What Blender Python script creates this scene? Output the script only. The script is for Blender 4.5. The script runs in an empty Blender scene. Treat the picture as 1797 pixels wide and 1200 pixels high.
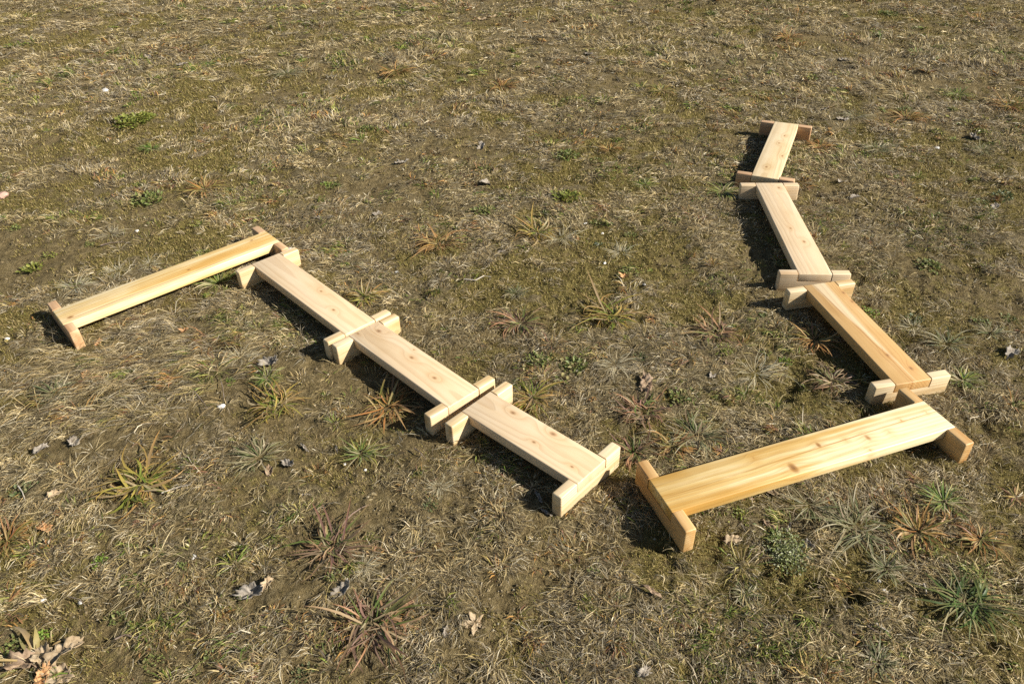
import bpy, bmesh, math, random
import numpy as np
from mathutils import Matrix, Vector

# ------------------------------------------------------------------ camera, sky, sun, exposure
scene = bpy.context.scene
COL = scene.collection
FOCAL_PX, CAM_H, PITCH, ROLL = 1363.28, 1.773, 0.63135, -0.02646     # solved from the beam corners
PW, PH = 1797.0, 1200.0
FW = np.array([0, math.cos(PITCH), -math.sin(PITCH)])
UP = np.array([0, math.sin(PITCH), math.cos(PITCH)])
RT = np.array([1.0, 0, 0])
R2 = math.cos(ROLL) * RT + math.sin(ROLL) * UP
U2 = -math.sin(ROLL) * RT + math.cos(ROLL) * UP
cam_data = bpy.data.cameras.new('camera')
cam_data.sensor_width = 36.0
cam_data.lens = FOCAL_PX / PW * 36.0
cam_data.clip_start = 0.05
cam_data.clip_end = 500.0
cam = bpy.data.objects.new('camera', cam_data)
COL.objects.link(cam)
M4 = Matrix.Identity(4)
for i in range(3):
    M4[i][0] = R2[i]; M4[i][1] = U2[i]; M4[i][2] = -FW[i]
M4[2][3] = CAM_H
cam.matrix_world = M4
scene.camera = cam

SUN_AZ, SUN_EL = math.radians(105.0), math.radians(32.0)              # azimuth clockwise from +Y
world = bpy.data.worlds.new('World')
scene.world = world
world.use_nodes = True
wn = world.node_tree.nodes; wl = world.node_tree.links
sky = wn.new('ShaderNodeTexSky')
sky.sky_type = 'NISHITA'
sky.sun_disc = False
sky.sun_elevation = SUN_EL
sky.sun_rotation = SUN_AZ
wn['Background'].inputs['Strength'].default_value = 0.05
wl.new(sky.outputs['Color'], wn['Background'].inputs['Color'])
sun_data = bpy.data.lights.new('sun', 'SUN')
sun_data.energy = 5.0
sun_data.angle = math.radians(0.53)
sun_data.color = (1.0, 0.955, 0.885)
sun = bpy.data.objects.new('sun', sun_data)
COL.objects.link(sun)
sd = Vector((math.sin(SUN_AZ) * math.cos(SUN_EL), math.cos(SUN_AZ) * math.cos(SUN_EL), math.sin(SUN_EL)))
sun.rotation_euler = sd.to_track_quat('Z', 'Y').to_euler()
sun.location = sd * 30
scene.view_settings.view_transform = 'Standard'
scene.view_settings.look = 'None'
scene.view_settings.gamma = 1.0
scene.view_settings.exposure = 0.84
scene.cycles.max_bounces = 6
scene.cycles.diffuse_bounces = 3
scene.cycles.use_denoising = False            # keeps the fine blades crisp

rng = np.random.default_rng(11)
random.seed(5)


def ground_at(px, py):
    """point of the ground plane seen at a photo position (photo is 1797 x 1200)"""
    d = FW + (px - PW / 2) / FOCAL_PX * R2 - (py - PH / 2) / FOCAL_PX * U2
    s = -CAM_H / d[2]
    return d[0] * s, d[1] * s


def metres_per_px(px, py):
    d = FW + (px - PW / 2) / FOCAL_PX * R2 - (py - PH / 2) / FOCAL_PX * U2
    return -CAM_H / d[2] / FOCAL_PX


# ------------------------------------------------------------------ numeric noise
def _hash(ix, iy, seed):
    h = (ix.astype(np.int64) * 374761393 + iy.astype(np.int64) * 668265263 + seed * 1442695041) & 0xFFFFFFFF
    h = ((h ^ (h >> 13)) * 1274126177) & 0xFFFFFFFF
    h = (h ^ (h >> 16)) & 0xFFFF
    return h / 65535.0


def vnoise(x, y, seed):
    ix, iy = np.floor(x), np.floor(y)
    fx, fy = x - ix, y - iy
    fx = fx * fx * fx * (fx * (fx * 6 - 15) + 10)
    fy = fy * fy * fy * (fy * (fy * 6 - 15) + 10)
    a = _hash(ix, iy, seed); b = _hash(ix + 1, iy, seed)
    c = _hash(ix, iy + 1, seed); d = _hash(ix + 1, iy + 1, seed)
    return (a + (b - a) * fx) * (1 - fy) + (c + (d - c) * fx) * fy


def fbm(x, y, freq, seed, octs=4, gain=0.55):
    v = np.zeros_like(x); amp = 1.0; tot = 0.0
    for o in range(octs):
        ca, sa = math.cos(o * 1.1 + 0.4), math.sin(o * 1.1 + 0.4)
        v += amp * vnoise((x * ca - y * sa) * freq + 13.7 * o, (x * sa + y * ca) * freq - 7.1 * o, seed + o)
        tot += amp; amp *= gain; freq *= 2.03
    return v / tot


def sstep(a, b, t):
    t = np.clip((t - a) / (b - a), 0, 1)
    return t * t * (3 - 2 * t)


# ------------------------------------------------------------------ beams: measured plan positions
# x, y of the first end, heading, length, height offset of either end
PLANK_W, PLANK_T, FOOT_L, FOOT_T, FOOT_H, TOP_Z = 0.14, 0.0375, 0.290, 0.036, 0.089, 0.0813
BEAMS = [
    (-1.7919, 2.5618, 0.7145, 0.9395, -0.0042, 0.0050),
    (-1.0698, 2.9776, -0.8318, 0.7297, 0.0032, -0.0021),
    (-0.5667, 2.4373, -0.8246, 0.5883, -0.0060, -0.0030),
    (-0.1264, 1.9853, -0.7620, 0.4923, 0.0000, 0.0002),
    (0.4128, 1.5368, 0.3307, 1.0138, 0.0080, -0.0027),
    (1.2403, 2.6485, -1.3709, 0.6255, 0.0090, -0.0080),
    (1.3168, 3.6196, -1.6380, 0.8970, -0.0025, 0.0034),
    (1.6494, 4.4230, -1.9945, 0.8109, -0.0002, -0.0014),
]


def beam_masks(x, y, margin=0.0):
    """feet: inside a crosspiece footprint; under: below a plank"""
    feet = np.zeros(x.shape, bool); under = np.zeros(x.shape, bool)
    for bx, by, th, L, _, _ in BEAMS:
        c, s = math.cos(th), math.sin(th)
        u = (x - bx) * c + (y - by) * s
        v = -(x - bx) * s + (y - by) * c
        inv = np.abs(v) < FOOT_L / 2 + margin
        feet |= inv & (((u > -margin) & (u < FOOT_T + margin)) | ((u > L - FOOT_T - margin) & (u < L + margin)))
        under |= (np.abs(v) < PLANK_W / 2 + margin) & (u > -margin) & (u < L + margin)
    return feet, under


# ------------------------------------------------------------------ ground fields
BARE = [(1010, 435, 60, 30), (1120, 440, 70, 25), (1180, 470, 45, 30), (720, 455, 70, 22), (870, 515, 60, 30),
        (60, 270, 130, 26), (60, 345, 130, 30), (170, 400, 150, 28), (80, 440, 100, 34), (330, 420, 70, 24), (1500, 722, 70, 26), (190, 380, 90, 22), (40, 560, 60, 22),
        (250, 780, 60, 30), (700, 800, 90, 35), (120, 1060, 90, 40),
        (420, 150, 70, 14), (480, 155, 60, 12), (300, 285, 60, 14), (640, 330, 50, 14), (240, 235, 50, 12),
        (1390, 1030, 190, 35), (1150, 960, 120, 38), (1440, 1040, 120, 30), (1250, 960, 60, 30),
        (640, 855, 110, 60), (560, 640, 45, 22), (200, 790, 70, 32), (130, 1130, 70, 45), (80, 1020, 60, 35),
        (1745, 1130, 55, 70), (1770, 830, 40, 30), (1420, 700, 60, 35), (1350, 690, 45, 25), (1360, 240, 90, 14),
        (1560, 240, 120, 14), (1620, 285, 60, 14), (1480, 90, 120, 12), (1650, 490, 70, 30), (1600, 540, 60, 25),
        (1720, 520, 60, 25), (1200, 540, 60, 22), (930, 1000, 60, 40), (880, 1140, 60, 30), (1720, 760, 50, 30),
        (1100, 320, 80, 16), (1210, 330, 60, 14), (400, 700, 50, 30), (30, 630, 60, 20), (680, 130, 60, 9),
        (640, 90, 40, 7), (1000, 960, 60, 40), (820, 880, 50, 40), (930, 315, 70, 14), (330, 190, 60, 10)]
LUSH = [(270, 640, 150, 60), (230, 720, 110, 40), (840, 390, 80, 30), (640, 480, 60, 25), (1030, 640, 120, 50),
        (760, 990, 150, 50), (560, 880, 70, 40), (1100, 1120, 160, 50), (1330, 1130, 160, 45), (390, 1000, 120, 60),
        (330, 1080, 130, 60), (1680, 910, 120, 60), (1560, 880, 90, 50), (1330, 560, 60, 30), (1650, 420, 90, 25),
        (1270, 800, 60, 40), (500, 560, 60, 25), (60, 900, 80, 60), (1650, 1150, 70, 40), (900, 780, 50, 40)]


def blob_field(x, y, items):
    f = np.zeros_like(x)
    for px, py, rx, ry in items:
        gx, gy = ground_at(px, py)
        ax = metres_per_px(px, py) * rx
        gy2 = ground_at(px, py - ry)[1]; gy1 = ground_at(px, py + ry)[1]
        ay = max((gy2 - gy1) / 2, 0.03)
        f = np.maximum(f, np.exp(-((x - gx) / ax) ** 2 - ((y - gy) / ay) ** 2))
    return f


def bare_field(x, y):
    """1 = open moss and soil, 0 = covered by dead grass"""
    n = 1.3 * (fbm(x, y, 1.5, 3, 2) - 0.5) + 2.6 * (fbm(x, y, 5.6, 41, 3, 0.7) - 0.5) + 2.2 * (fbm(x, y, 17.0, 91, 3) - 0.5)
    v = 0.43 + n + 1.15 * blob_field(x, y, BARE) - 0.62 * blob_field(x, y, LUSH)
    return np.clip(v, 0, 1)


PITS = [(1497, 1045, 0.030, 0.024), (1424, 1020, 0.022, 0.018), (1400, 1035, 0.015, 0.012), (1450, 1065, 0.014, 0.012),
        (1393, 678, 0.034, 0.018), (1345, 640, 0.022, 0.016), (1380, 700, 0.02, 0.016), (1740, 1130, 0.02, 0.012),
        (1110, 380, 0.05, 0.018), (770, 955, 0.014, 0.012), (1760, 1165, 0.018, 0.012), (1160, 960, 0.02, 0.01),
        (545, 1010, 0.016, 0.01), (1320, 705, 0.02, 0.012), (1525, 735, 0.045, 0.016), (1475, 705, 0.03, 0.012), (1340, 1000, 0.02, 0.01), (1560, 1050, 0.016, 0.01)]


def height(x, y, fine=True):
    far = sstep(12, 40, np.hypot(x, y))
    h = 0.020 * (fbm(x, y, 1.3, 17, 3) - 0.5) + 0.034 * (fbm(x, y, 5.0, 23, 3) - 0.5)
    if fine:
        r = np.abs(fbm(x, y, 16.0, 29, 3) - 0.5) * 2
        h = h + 0.012 * (r - 0.35) + 0.010 * (vnoise(x * 42, y * 42, 31) - 0.5)
        for px, py, r0, dep in PITS:
            gx, gy = ground_at(px, py)
            wob = 1 + 0.5 * (vnoise(x * 60, y * 60, 77) - 0.5)
            d2 = ((x - gx) / (r0 * wob)) ** 2 + ((y - gy) / (r0 * 0.8 * wob)) ** 2
            h = h - 1.5 * dep * np.exp(-d2 ** 2)
    h = h + far * 0.25 * (fbm(x, y, 0.08, 57, 3) - 0.5)
    # the crosspieces have settled into level spots
    feet, under = beam_masks(x, y, 0.03)
    h = np.where(under | feet, np.clip(h * 0.4, -0.008, 0.004), h)
    return h - 0.002


# ------------------------------------------------------------------ helpers
def tag(o, label=None, cat=None, group=None, kind=None):
    if label: o['label'] = label
    if cat: o['category'] = cat
    if group: o['group'] = group
    if kind: o['kind'] = kind
    return o


def link(name, mesh, parent=None, mats=()):
    o = bpy.data.objects.new(name, mesh)
    COL.objects.link(o)
    for m in mats: mesh.materials.append(m)
    if parent: o.parent = parent
    return o


def empty(name, loc, rot=(0, 0, 0)):
    o = bpy.data.objects.new(name, None)
    o.empty_display_size = 0.05
    COL.objects.link(o)
    o.location = loc; o.rotation_euler = rot
    return o


def mesh_np(name, verts, loops, starts, smooth=False):
    me = bpy.data.meshes.new(name)
    me.vertices.add(len(verts)); me.vertices.foreach_set('co', np.asarray(verts, np.float32).ravel())
    me.loops.add(len(loops)); me.loops.foreach_set('vertex_index', np.asarray(loops, np.int32))
    me.polygons.add(len(starts)); me.polygons.foreach_set('loop_start', np.asarray(starts, np.int32))
    me.update(calc_edges=True)
    me.polygons.foreach_set('use_smooth', np.full(len(starts), smooth, bool))
    me.update()
    return me


class NT:
    """small wrapper for building node materials"""
    def __init__(self, name):
        self.mat = bpy.data.materials.new(name)
        self.mat.use_nodes = True
        self.t = self.mat.node_tree
        self.n = self.t.nodes
        self.bsdf = self.n['Principled BSDF']
        self.out = self.n['Material Output']

    def L(self, a, b): self.t.links.new(a, b)

    def _in(self, sock, v):
        if isinstance(v, bpy.types.NodeSocket): self.L(v, sock)
        elif v is not None: sock.default_value = v

    def math(self, op, a, b=None, c=None, clamp=False):
        k = self.n.new('ShaderNodeMath'); k.operation = op; k.use_clamp = clamp
        for i, v in enumerate((a, b, c)):
            if v is not None: self._in(k.inputs[i], v)
        return k.outputs[0]

    def mix(self, f, a, b, mode='MIX'):
        k = self.n.new('ShaderNodeMix'); k.data_type = 'RGBA'; k.blend_type = mode; k.clamp_factor = True
        self._in(k.inputs[0], f)
        self._in(k.inputs[6], a if isinstance(a, bpy.types.NodeSocket) else (*a, 1))
        self._in(k.inputs[7], b if isinstance(b, bpy.types.NodeSocket) else (*b, 1))
        return k.outputs[2]

    def noise(self, vec, scale, detail=4, rough=0.55, dist=0.0):
        k = self.n.new('ShaderNodeTexNoise')
        self._in(k.inputs['Vector'], vec)
        k.inputs['Scale'].default_value = scale; k.inputs['Detail'].default_value = detail
        k.inputs['Roughness'].default_value = rough; k.inputs['Distortion'].default_value = dist
        return k.outputs[0]

    def ramp(self, f, stops):
        k = self.n.new('ShaderNodeValToRGB')
        el = k.color_ramp.elements
        while len(el) > 1: el.remove(el[-1])
        for i, (p, c) in enumerate(stops):
            e = el[0] if i == 0 else el.new(p)
            e.position = p; e.color = (*c, 1)
        self._in(k.inputs[0], f)
        return k.outputs[0]

    def smooth(self, v, a, b):
        k = self.n.new('ShaderNodeMapRange'); k.interpolation_type = 'SMOOTHSTEP'
        self._in(k.inputs[0], v)
        k.inputs[1].default_value = a; k.inputs[2].default_value = b
        return k.outputs[0]

    def coord(self, which='Object'):
        return self.n.new('ShaderNodeTexCoord').outputs[which]

    def mapping(self, vec, scale=(1, 1, 1), loc=(0, 0, 0)):
        k = self.n.new('ShaderNodeMapping')
        self._in(k.inputs[0], vec)
        k.inputs[1].default_value = loc; k.inputs[3].default_value = scale
        return k.outputs[0]

    def attr(self, name):
        k = self.n.new('ShaderNodeAttribute'); k.attribute_name = name
        return k

    def bump(self, h, strength, dist):
        k = self.n.new('ShaderNodeBump')
        self._in(k.inputs['Height'], h)
        k.inputs['Strength'].default_value = strength; k.inputs['Distance'].default_value = dist
        self.L(k.outputs[0], self.bsdf.inputs['Normal'])


# ------------------------------------------------------------------ ground sheet
def ground_material():
    m = NT('mossy_soil')
    P = m.n.new('ShaderNodeNewGeometry').outputs['Position']
    bare = m.attr('bare').outputs['Fac']; moss = m.attr('moss').outputs['Fac']
    n1 = m.noise(P, 26, 6, 0.62); n2 = m.noise(P, 95, 5, 0.65); n3 = m.noise(P, 330, 3, 0.6)
    n4 = m.noise(P, 7.0, 4, 0.6)
    fine = m.math('ADD', m.math('MULTIPLY', n2, 0.5), m.math('MULTIPLY', n3, 0.5))
    soil = m.ramp(m.math('ADD', m.math('MULTIPLY', n1, 0.35), m.math('MULTIPLY', fine, 0.65)), [(0.37, (0.058, 0.042, 0.018)), (0.5, (0.168, 0.124, 0.054)), (0.62, (0.275, 0.212, 0.108))])
    mos = m.ramp(fine, [(0.36, (0.055, 0.042, 0.013)), (0.48, (0.148, 0.116, 0.033)), (0.57, (0.215, 0.170, 0.050)), (0.66, (0.29, 0.240, 0.09))])
    that = m.ramp(fine, [(0.39, (0.045, 0.034, 0.016)), (0.5, (0.160, 0.122, 0.058)), (0.64, (0.33, 0.265, 0.145))])
    mf = m.math('ADD', moss, m.math('MULTIPLY', m.math('SUBTRACT', n4, 0.5), 0.9))
    mf = m.math('ADD', mf, m.math('MULTIPLY', m.math('SUBTRACT', n1, 0.5), 1.6))
    c = m.mix(m.math('MULTIPLY', m.smooth(mf, 0.36, 0.80), 0.85), soil, mos)
    bf = m.math('ADD', bare, m.math('MULTIPLY', m.math('SUBTRACT', n1, 0.5), 1.1))
    c = m.mix(m.smooth(bf, 0.32, 0.75), that, c)
    grit = m.smooth(n3, 0.66, 0.72)
    c = m.mix(m.math('MULTIPLY', grit, 0.45), c, (0.30, 0.25, 0.17))
    m.L(c, m.bsdf.inputs['Base Color'])
    m.bsdf.inputs['Roughness'].default_value = 0.95
    m.bsdf.inputs['Specular IOR Level'].default_value = 0.1
    hsum = m.math('ADD', m.math('MULTIPLY', n1, 1.0), m.math('ADD', m.math('MULTIPLY', n2, 0.6), m.math('MULTIPLY', n3, 0.35)))
    m.bump(hsum, 1.0, 0.024)
    return m.mat


def make_ground():
    ys = np.concatenate([-np.geomspace(40, 0.6, 14), np.linspace(-0.4, 0.6, 6),
                         np.geomspace(0.68, 10.8, 470), np.geomspace(12, 160, 18)])
    s = np.linspace(-1, 1, 490)
    X, Y = [], []
    out = np.geomspace(1.15, 40, 12)
    sc = np.concatenate([-out[::-1], s, out])
    for y in ys:
        hw = 0.70 * min(max(y, 0.3), 10.8) + 0.75
        X.append(sc * hw); Y.append(np.full(sc.shape, y))
    X = np.array(X); Y = np.array(Y)
    nr, nc = X.shape
    x, y = X.ravel(), Y.ravel()
    z = height(x, y)
    b = bare_field(x, y)
    z = z + (1 - b) * 0.006
    idx = np.arange(nr * nc).reshape(nr, nc)
    q = np.stack([idx[:-1, :-1], idx[:-1, 1:], idx[1:, 1:], idx[1:, :-1]], -1).reshape(-1, 4)
    me = mesh_np('ground', np.stack([x, y, z], -1), q.ravel(), np.arange(len(q)) * 4, True)
    for nm, val in (('bare', b), ('moss', np.clip((fbm(x, y, 1.5, 67, 4) - 0.5) * 2.2 + 0.56, 0, 1))):
        a = me.attributes.new(nm, 'FLOAT', 'POINT')
        a.data.foreach_set('value', val.astype(np.float32))
    o = link('ground', me, None, [ground_material()])
    tag(o, 'mossy brown soil of a worn winter lawn', None, None, 'structure')


make_ground()


# ------------------------------------------------------------------ wood
def wood_material(name, axis, pale, mid, dark, pith, streak=0.5, ring=0.35, knots=(), stripe=None, ringfreq=120.0, along=None, wobble=0.055, knotcol=(0.30, 0.150, 0.055), kstretch=(0.62, 1.0), kpush=1.5, kamt=0.62, lines=()):
    m = NT(name)
    oc = m.coord('Object')
    rnd = m.n.new('ShaderNodeObjectInfo').outputs['Random']
    sx = m.n.new('ShaderNodeSeparateXYZ'); m.L(oc, sx.inputs[0])
    u, v, z = (sx.outputs[0], sx.outputs[1], sx.outputs[2]) if axis == 'x' else (sx.outputs[1], sx.outputs[0], sx.outputs[2])
    uo = m.math('ADD', u, m.math('MULTIPLY', rnd, 7.3))
    # knots push the grain aside
    core = None; halo = None; push = None
    for ku, kv, kr, *ks in knots:
        du = m.math('MULTIPLY', m.math('SUBTRACT', u, ku), kstretch[0] / kr)
        dv = m.math('MULTIPLY', m.math('SUBTRACT', v, kv), kstretch[1] / kr)
        d2 = m.math('ADD', m.math('MULTIPLY', du, du), m.math('MULTIPLY', dv, dv))
        c = m.math('EXPONENT', m.math('MULTIPLY', d2, -1.3))
        if ks: c = m.math('MULTIPLY', c, ks[0])
        du2 = m.math('MULTIPLY', du, 0.35)
        d3 = m.math('ADD', m.math('MULTIPLY', du2, du2), m.math('MULTIPLY', dv, m.math('MULTIPLY', dv, 0.22)))
        h = m.math('EXPONENT', m.math('MULTIPLY', d3, -1.0))
        sgn = m.math('MULTIPLY', h, kr * kpush)
        core = c if core is None else m.math('MAXIMUM', core, c)
        halo = h if halo is None else m.math('MAXIMUM', halo, h)
        push = sgn if push is None else m.math('ADD', push, sgn)
    cmb = m.n.new('ShaderNodeCombineXYZ')
    m.L(m.math('MULTIPLY', uo, 1.6), cmb.inputs[0]); m.L(m.math('MULTIPLY', v, 7.0), cmb.inputs[1]); m.L(m.math('MULTIPLY', z, 7.0), cmb.inputs[2])
    wob = m.noise(cmb.outputs[0], 1.0, 3, 0.5)
    wv = m.math('ADD', v, m.math('MULTIPLY', m.math('SUBTRACT', wob, 0.5), wobble))
    rv = m.math('SUBTRACT', wv, pith[0]); rz = m.math('SUBTRACT', z, pith[1])
    r = m.math('SQRT', m.math('ADD', m.math('MULTIPLY', rv, rv), m.math('MULTIPLY', rz, rz)))
    r = m.math('ADD', r, m.math('MULTIPLY', uo, pith[2]))
    if push is not None: r = m.math('ADD', r, push)
    ph = m.math('FRACT', m.math('MULTIPLY', r, ringfreq))
    late = m.math('MULTIPLY', m.smooth(ph, 0.35, 0.93), m.math('SUBTRACT', 1.0, m.smooth(ph, 0.93, 1.0)))
    # broad colour streaks along the board
    cs = m.n.new('ShaderNodeCombineXYZ')
    m.L(m.math('MULTIPLY', uo, 1.3), cs.inputs[0]); m.L(m.math('MULTIPLY', wv, 26.0), cs.inputs[1]); m.L(m.math('MULTIPLY', z, 22.0), cs.inputs[2])
    st = m.noise(cs.outputs[0], 1.0, 4, 0.6)
    cf = m.n.new('ShaderNodeCombineXYZ')
    m.L(m.math('MULTIPLY', uo, 14.0), cf.inputs[0]); m.L(m.math('MULTIPLY', v, 520.0), cf.inputs[1]); m.L(m.math('MULTIPLY', z, 420.0), cf.inputs[2])
    fib = m.noise(cf.outputs[0], 1.0, 3, 0.6)
    blotch = m.noise(m.mapping(oc, (5, 9, 9) if axis == 'x' else (9, 5, 9)), 1.0, 3, 0.55)
    f = m.math('ADD', m.math('MULTIPLY', m.math('SUBTRACT', st, 0.5), 3.6 * streak), m.math('MULTIPLY', m.math('SUBTRACT', blotch, 0.5), 0.7))
    if along is not None:
        f = m.math('ADD', f, m.math('MULTIPLY', m.math('SUBTRACT', along[0], u), along[1]))
    f = m.math('ADD', f, 0.42)
    c = m.ramp(f, [(0.05, pale), (0.5, mid), (1.0, dark)])
    if stripe:
        v0, wd, colr, slope = stripe
        cen = m.math('ADD', m.math('MULTIPLY', u, slope), v0)
        dd = m.math('ABSOLUTE', m.math('SUBTRACT', wv, cen))
        if slope: dd = m.math('ADD', dd, m.math('MULTIPLY', u, 0.045))      # the pale sapwood tapers out
        c = m.mix(m.math('MULTIPLY', m.math('SUBTRACT', 1.0, m.smooth(dd, wd * 0.5, wd)), 0.9), c, colr)
    for lv, lsl, lw, amt, lcol in lines:
        ld = m.math('ABSOLUTE', m.math('SUBTRACT', m.math('SUBTRACT', wv, lv), m.math('MULTIPLY', u, lsl)))
        lf = m.math('MULTIPLY', m.math('SUBTRACT', 1.0, m.smooth(ld, lw * 0.3, lw)), m.math('MULTIPLY', m.smooth(blotch, 0.3, 0.55), amt))
        c = m.mix(lf, c, lcol)
    grain = tuple(a * k for a, k in zip(dark, (0.72, 0.60, 0.50)))
    c = m.mix(m.math('MULTIPLY', late, ring), c, grain)
    c = m.mix(m.math('MULTIPLY', m.math('SUBTRACT', fib, 0.5), 0.55), c, grain)
    if core is not None:
        c = m.mix(m.math('MULTIPLY', halo, 0.33), c, tuple(a * k for a, k in zip(dark, (0.95, 0.78, 0.55))))
        c = m.mix(m.math('MULTIPLY', m.smooth(core, 0.22, 0.85), kamt), c, knotcol)
        c = m.mix(m.math('MULTIPLY', m.smooth(core, 0.80, 0.97), 0.5), c, (0.14, 0.066, 0.028))
    # handling marks
    smud = m.smooth(m.noise(m.mapping(oc, (9, 9, 9), (3, 1, 0)), 1.0, 5, 0.7), 0.60, 0.78)
    c = m.mix(m.math('MULTIPLY', smud, 0.16), c, (0.22, 0.16, 0.10))
    m.L(c, m.bsdf.inputs['Base Color'])
    m.bsdf.inputs['Roughness'].default_value = 0.46
    m.L(m.math('ADD', 0.40, m.math('MULTIPLY', fib, 0.22)), m.bsdf.inputs['Roughness'])
    m.bsdf.inputs['Specular IOR Level'].default_value = 0.38
    m.bump(m.math('ADD', m.math('MULTIPLY', fib, 0.6), m.math('MULTIPLY', late, -0.5)), 0.35, 0.0012)
    return m.mat


def rounded_solid(bm, radius, segs=3):
    bmesh.ops.recalc_face_normals(bm, faces=bm.faces)
    edges = [e for e in bm.edges if len(e.link_faces) == 2 and e.calc_face_angle(0) > 0.5 and e.is_convex]
    bmesh.ops.bevel(bm, geom=edges, offset=radius, segments=segs, profile=0.5, affect='EDGES', clamp_overlap=True)


def plank_mesh(L, jitter):
    bm = bmesh.new()
    h = PLANK_W / 2 - 0.0012
    vs = [bm.verts.new((u, v, z)) for u in (0.0, L) for v in (-h, h) for z in (TOP_Z - PLANK_T, TOP_Z)]
    for f in ((0, 1, 3, 2), (4, 6, 7, 5), (0, 4, 5, 1), (2, 3, 7, 6), (1, 5, 7, 3), (0, 2, 6, 4)):
        bm.faces.new([vs[i] for i in f])
    rounded_solid(bm, 0.0042)
    me = bpy.data.meshes.new('plank'); bm.to_mesh(me); bm.free()
    for p in me.polygons: p.use_smooth = True
    me.set_sharp_from_angle(angle=math.radians(40))
    return me


def foot_mesh():
    """a crosspiece with a notch that the plank drops into; local x = thickness, y = length"""
    F, N = FOOT_L / 2, PLANK_W / 2 + 0.0006
    zt, zn, zb = TOP_Z + 0.0006, TOP_Z - PLANK_T - 0.0004, TOP_Z - FOOT_H
    prof = [(-F, zb), (F, zb), (F, zt), (N, zt), (N, zn), (-N, zn), (-N, zt), (-F, zt)]
    bm = bmesh.new()
    a = [bm.verts.new((-0.0004, y, z)) for y, z in prof]
    b = [bm.verts.new((FOOT_T, y, z)) for y, z in prof]
    n = len(prof)
    bm.faces.new(a[::-1]); bm.faces.new(b)
    for i in range(n):
        j = (i + 1) % n
        bm.faces.new((a[i], a[j], b[j], b[i]))
    bmesh.ops.recalc_face_normals(bm, faces=bm.faces)
    es = []
    for e in bm.edges:
        if len(e.link_faces) == 2 and e.is_convex and e.calc_face_angle(0) > 0.5:
            y0, y1 = e.verts[0].co.y, e.verts[1].co.y
            inner = abs(abs(y0) - N) < 1e-5 and abs(abs(y1) - N) < 1e-5
            if not inner: es.append(e)
    bmesh.ops.bevel(bm, geom=es, offset=0.0052, segments=3, profile=0.5, affect='EDGES', clamp_overlap=True)
    bmesh.ops.triangulate(bm, faces=[f for f in bm.faces if len(f.verts) > 4])
    me = bpy.data.meshes.new('foot'); bm.to_mesh(me); bm.free()
    for p in me.polygons: p.use_smooth = True
    me.set_sharp_from_angle(angle=math.radians(40))
    return me


TAN = ((0.72, 0.570, 0.375), (0.67, 0.500, 0.300), (0.55, 0.370, 0.185))
CREAM = ((0.74, 0.60, 0.38), (0.66, 0.50, 0.28), (0.51, 0.34, 0.145))
GOLD = ((0.80, 0.66, 0.39), (0.68, 0.485, 0.195), (0.53, 0.305, 0.075))
ORANGE = ((0.62, 0.415, 0.190), (0.54, 0.330, 0.125), (0.43, 0.230, 0.075))
PINK = ((0.64, 0.45, 0.27), (0.57, 0.365, 0.195), (0.45, 0.26, 0.125))
BROWN = ((0.55, 0.36, 0.20), (0.46, 0.27, 0.135), (0.35, 0.18, 0.080))
BEAM_LOOK = [
    # plank palette, pith (v, z, drift), streak, ring, knots, stripe, foot palette, label
    (GOLD, (-0.09, 0.02, 0.004), 0.85, 0.30, [(0.85, 0.033, .006), (0.533, -0.014, .007), (0.039, -0.032, .011)],
     (-0.052, 0.012, (0.72, 0.56, 0.31), 0.0), PINK, None,
     'golden streaked balance beam at far left with pinkish brown crosspieces'),
    (TAN, (0.012, -0.03, 0.010), 0.35, 0.22, [(0.404, 0.03, .007), (0.556, -0.008, .008)], None, CREAM, None,
     'longest tan balance beam of the left row, butting against the golden left beam'),
    (TAN, (-0.01, -0.02, -0.012), 0.4, 0.23, [(0.282, 0.015, .009), (0.433, -0.001, .009), (0.016, -0.036, .006), (0.059, 0.03, .012), (0.25, 0.05, .004)], None, CREAM, None,
     'middle tan balance beam of the left row, between two other tan beams'),
    (TAN, (0.02, -0.04, 0.02), 0.42, 0.27, [(0.134, 0.038, .010), (0.298, 0.048, .012), (0.277, -0.02, .007), (0.434, -0.024, .006)], None, CREAM, None,
     'short knotty tan balance beam nearest the camera in the left row'),
    (GOLD, (0.06, 0.00, 0.006), 0.8, 0.24, [(0.425, -0.041, .019), (0.557, 0.014, .011, .9), (0.65, 0.004, .006, .5), (0.721, -0.012, .013, .75), (0.801, -0.014, .008, .45), (0.875, 0.016, .005, .7), (0.69, -0.060, .007, .6), (0.338, 0.036, .008, .5), (0.978, 0.018, .004, .6)],
     None, ORANGE, (0.42, 1.15), 'long golden yellow balance beam in the right foreground with orange crosspieces'),
    (ORANGE, (-0.05, -0.01, 0.012), 0.30, 0.13, [(0.084, 0.060, .009), (0.147, 0.060, .008), (0.475, -0.003, .008), (0.559, 0.034, .010)],
     (-0.006, 0.034, (0.70, 0.55, 0.33), 0.020), CREAM, None,
     'orange balance beam with a pale central stripe, behind the golden foreground beam'),
    (TAN, (0.03, -0.03, 0.012), 0.4, 0.2, [(0.061, 0.037, .009), (0.494, -0.008, .007), (0.619, 0.022, .009)], None, TAN, None,
     'pale tan balance beam on the right, second farthest in the zigzag'),
    (CREAM, (-0.02, -0.03, -0.008), 0.4, 0.24, [(0.21, 0.016, .008), (0.33, 0.002, .008), (0.506, 0.044, .009), (0.68, -0.013, .010)], None, BROWN, None,
     'farthest balance beam, cream plank on reddish brown crosspieces'),
]


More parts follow.
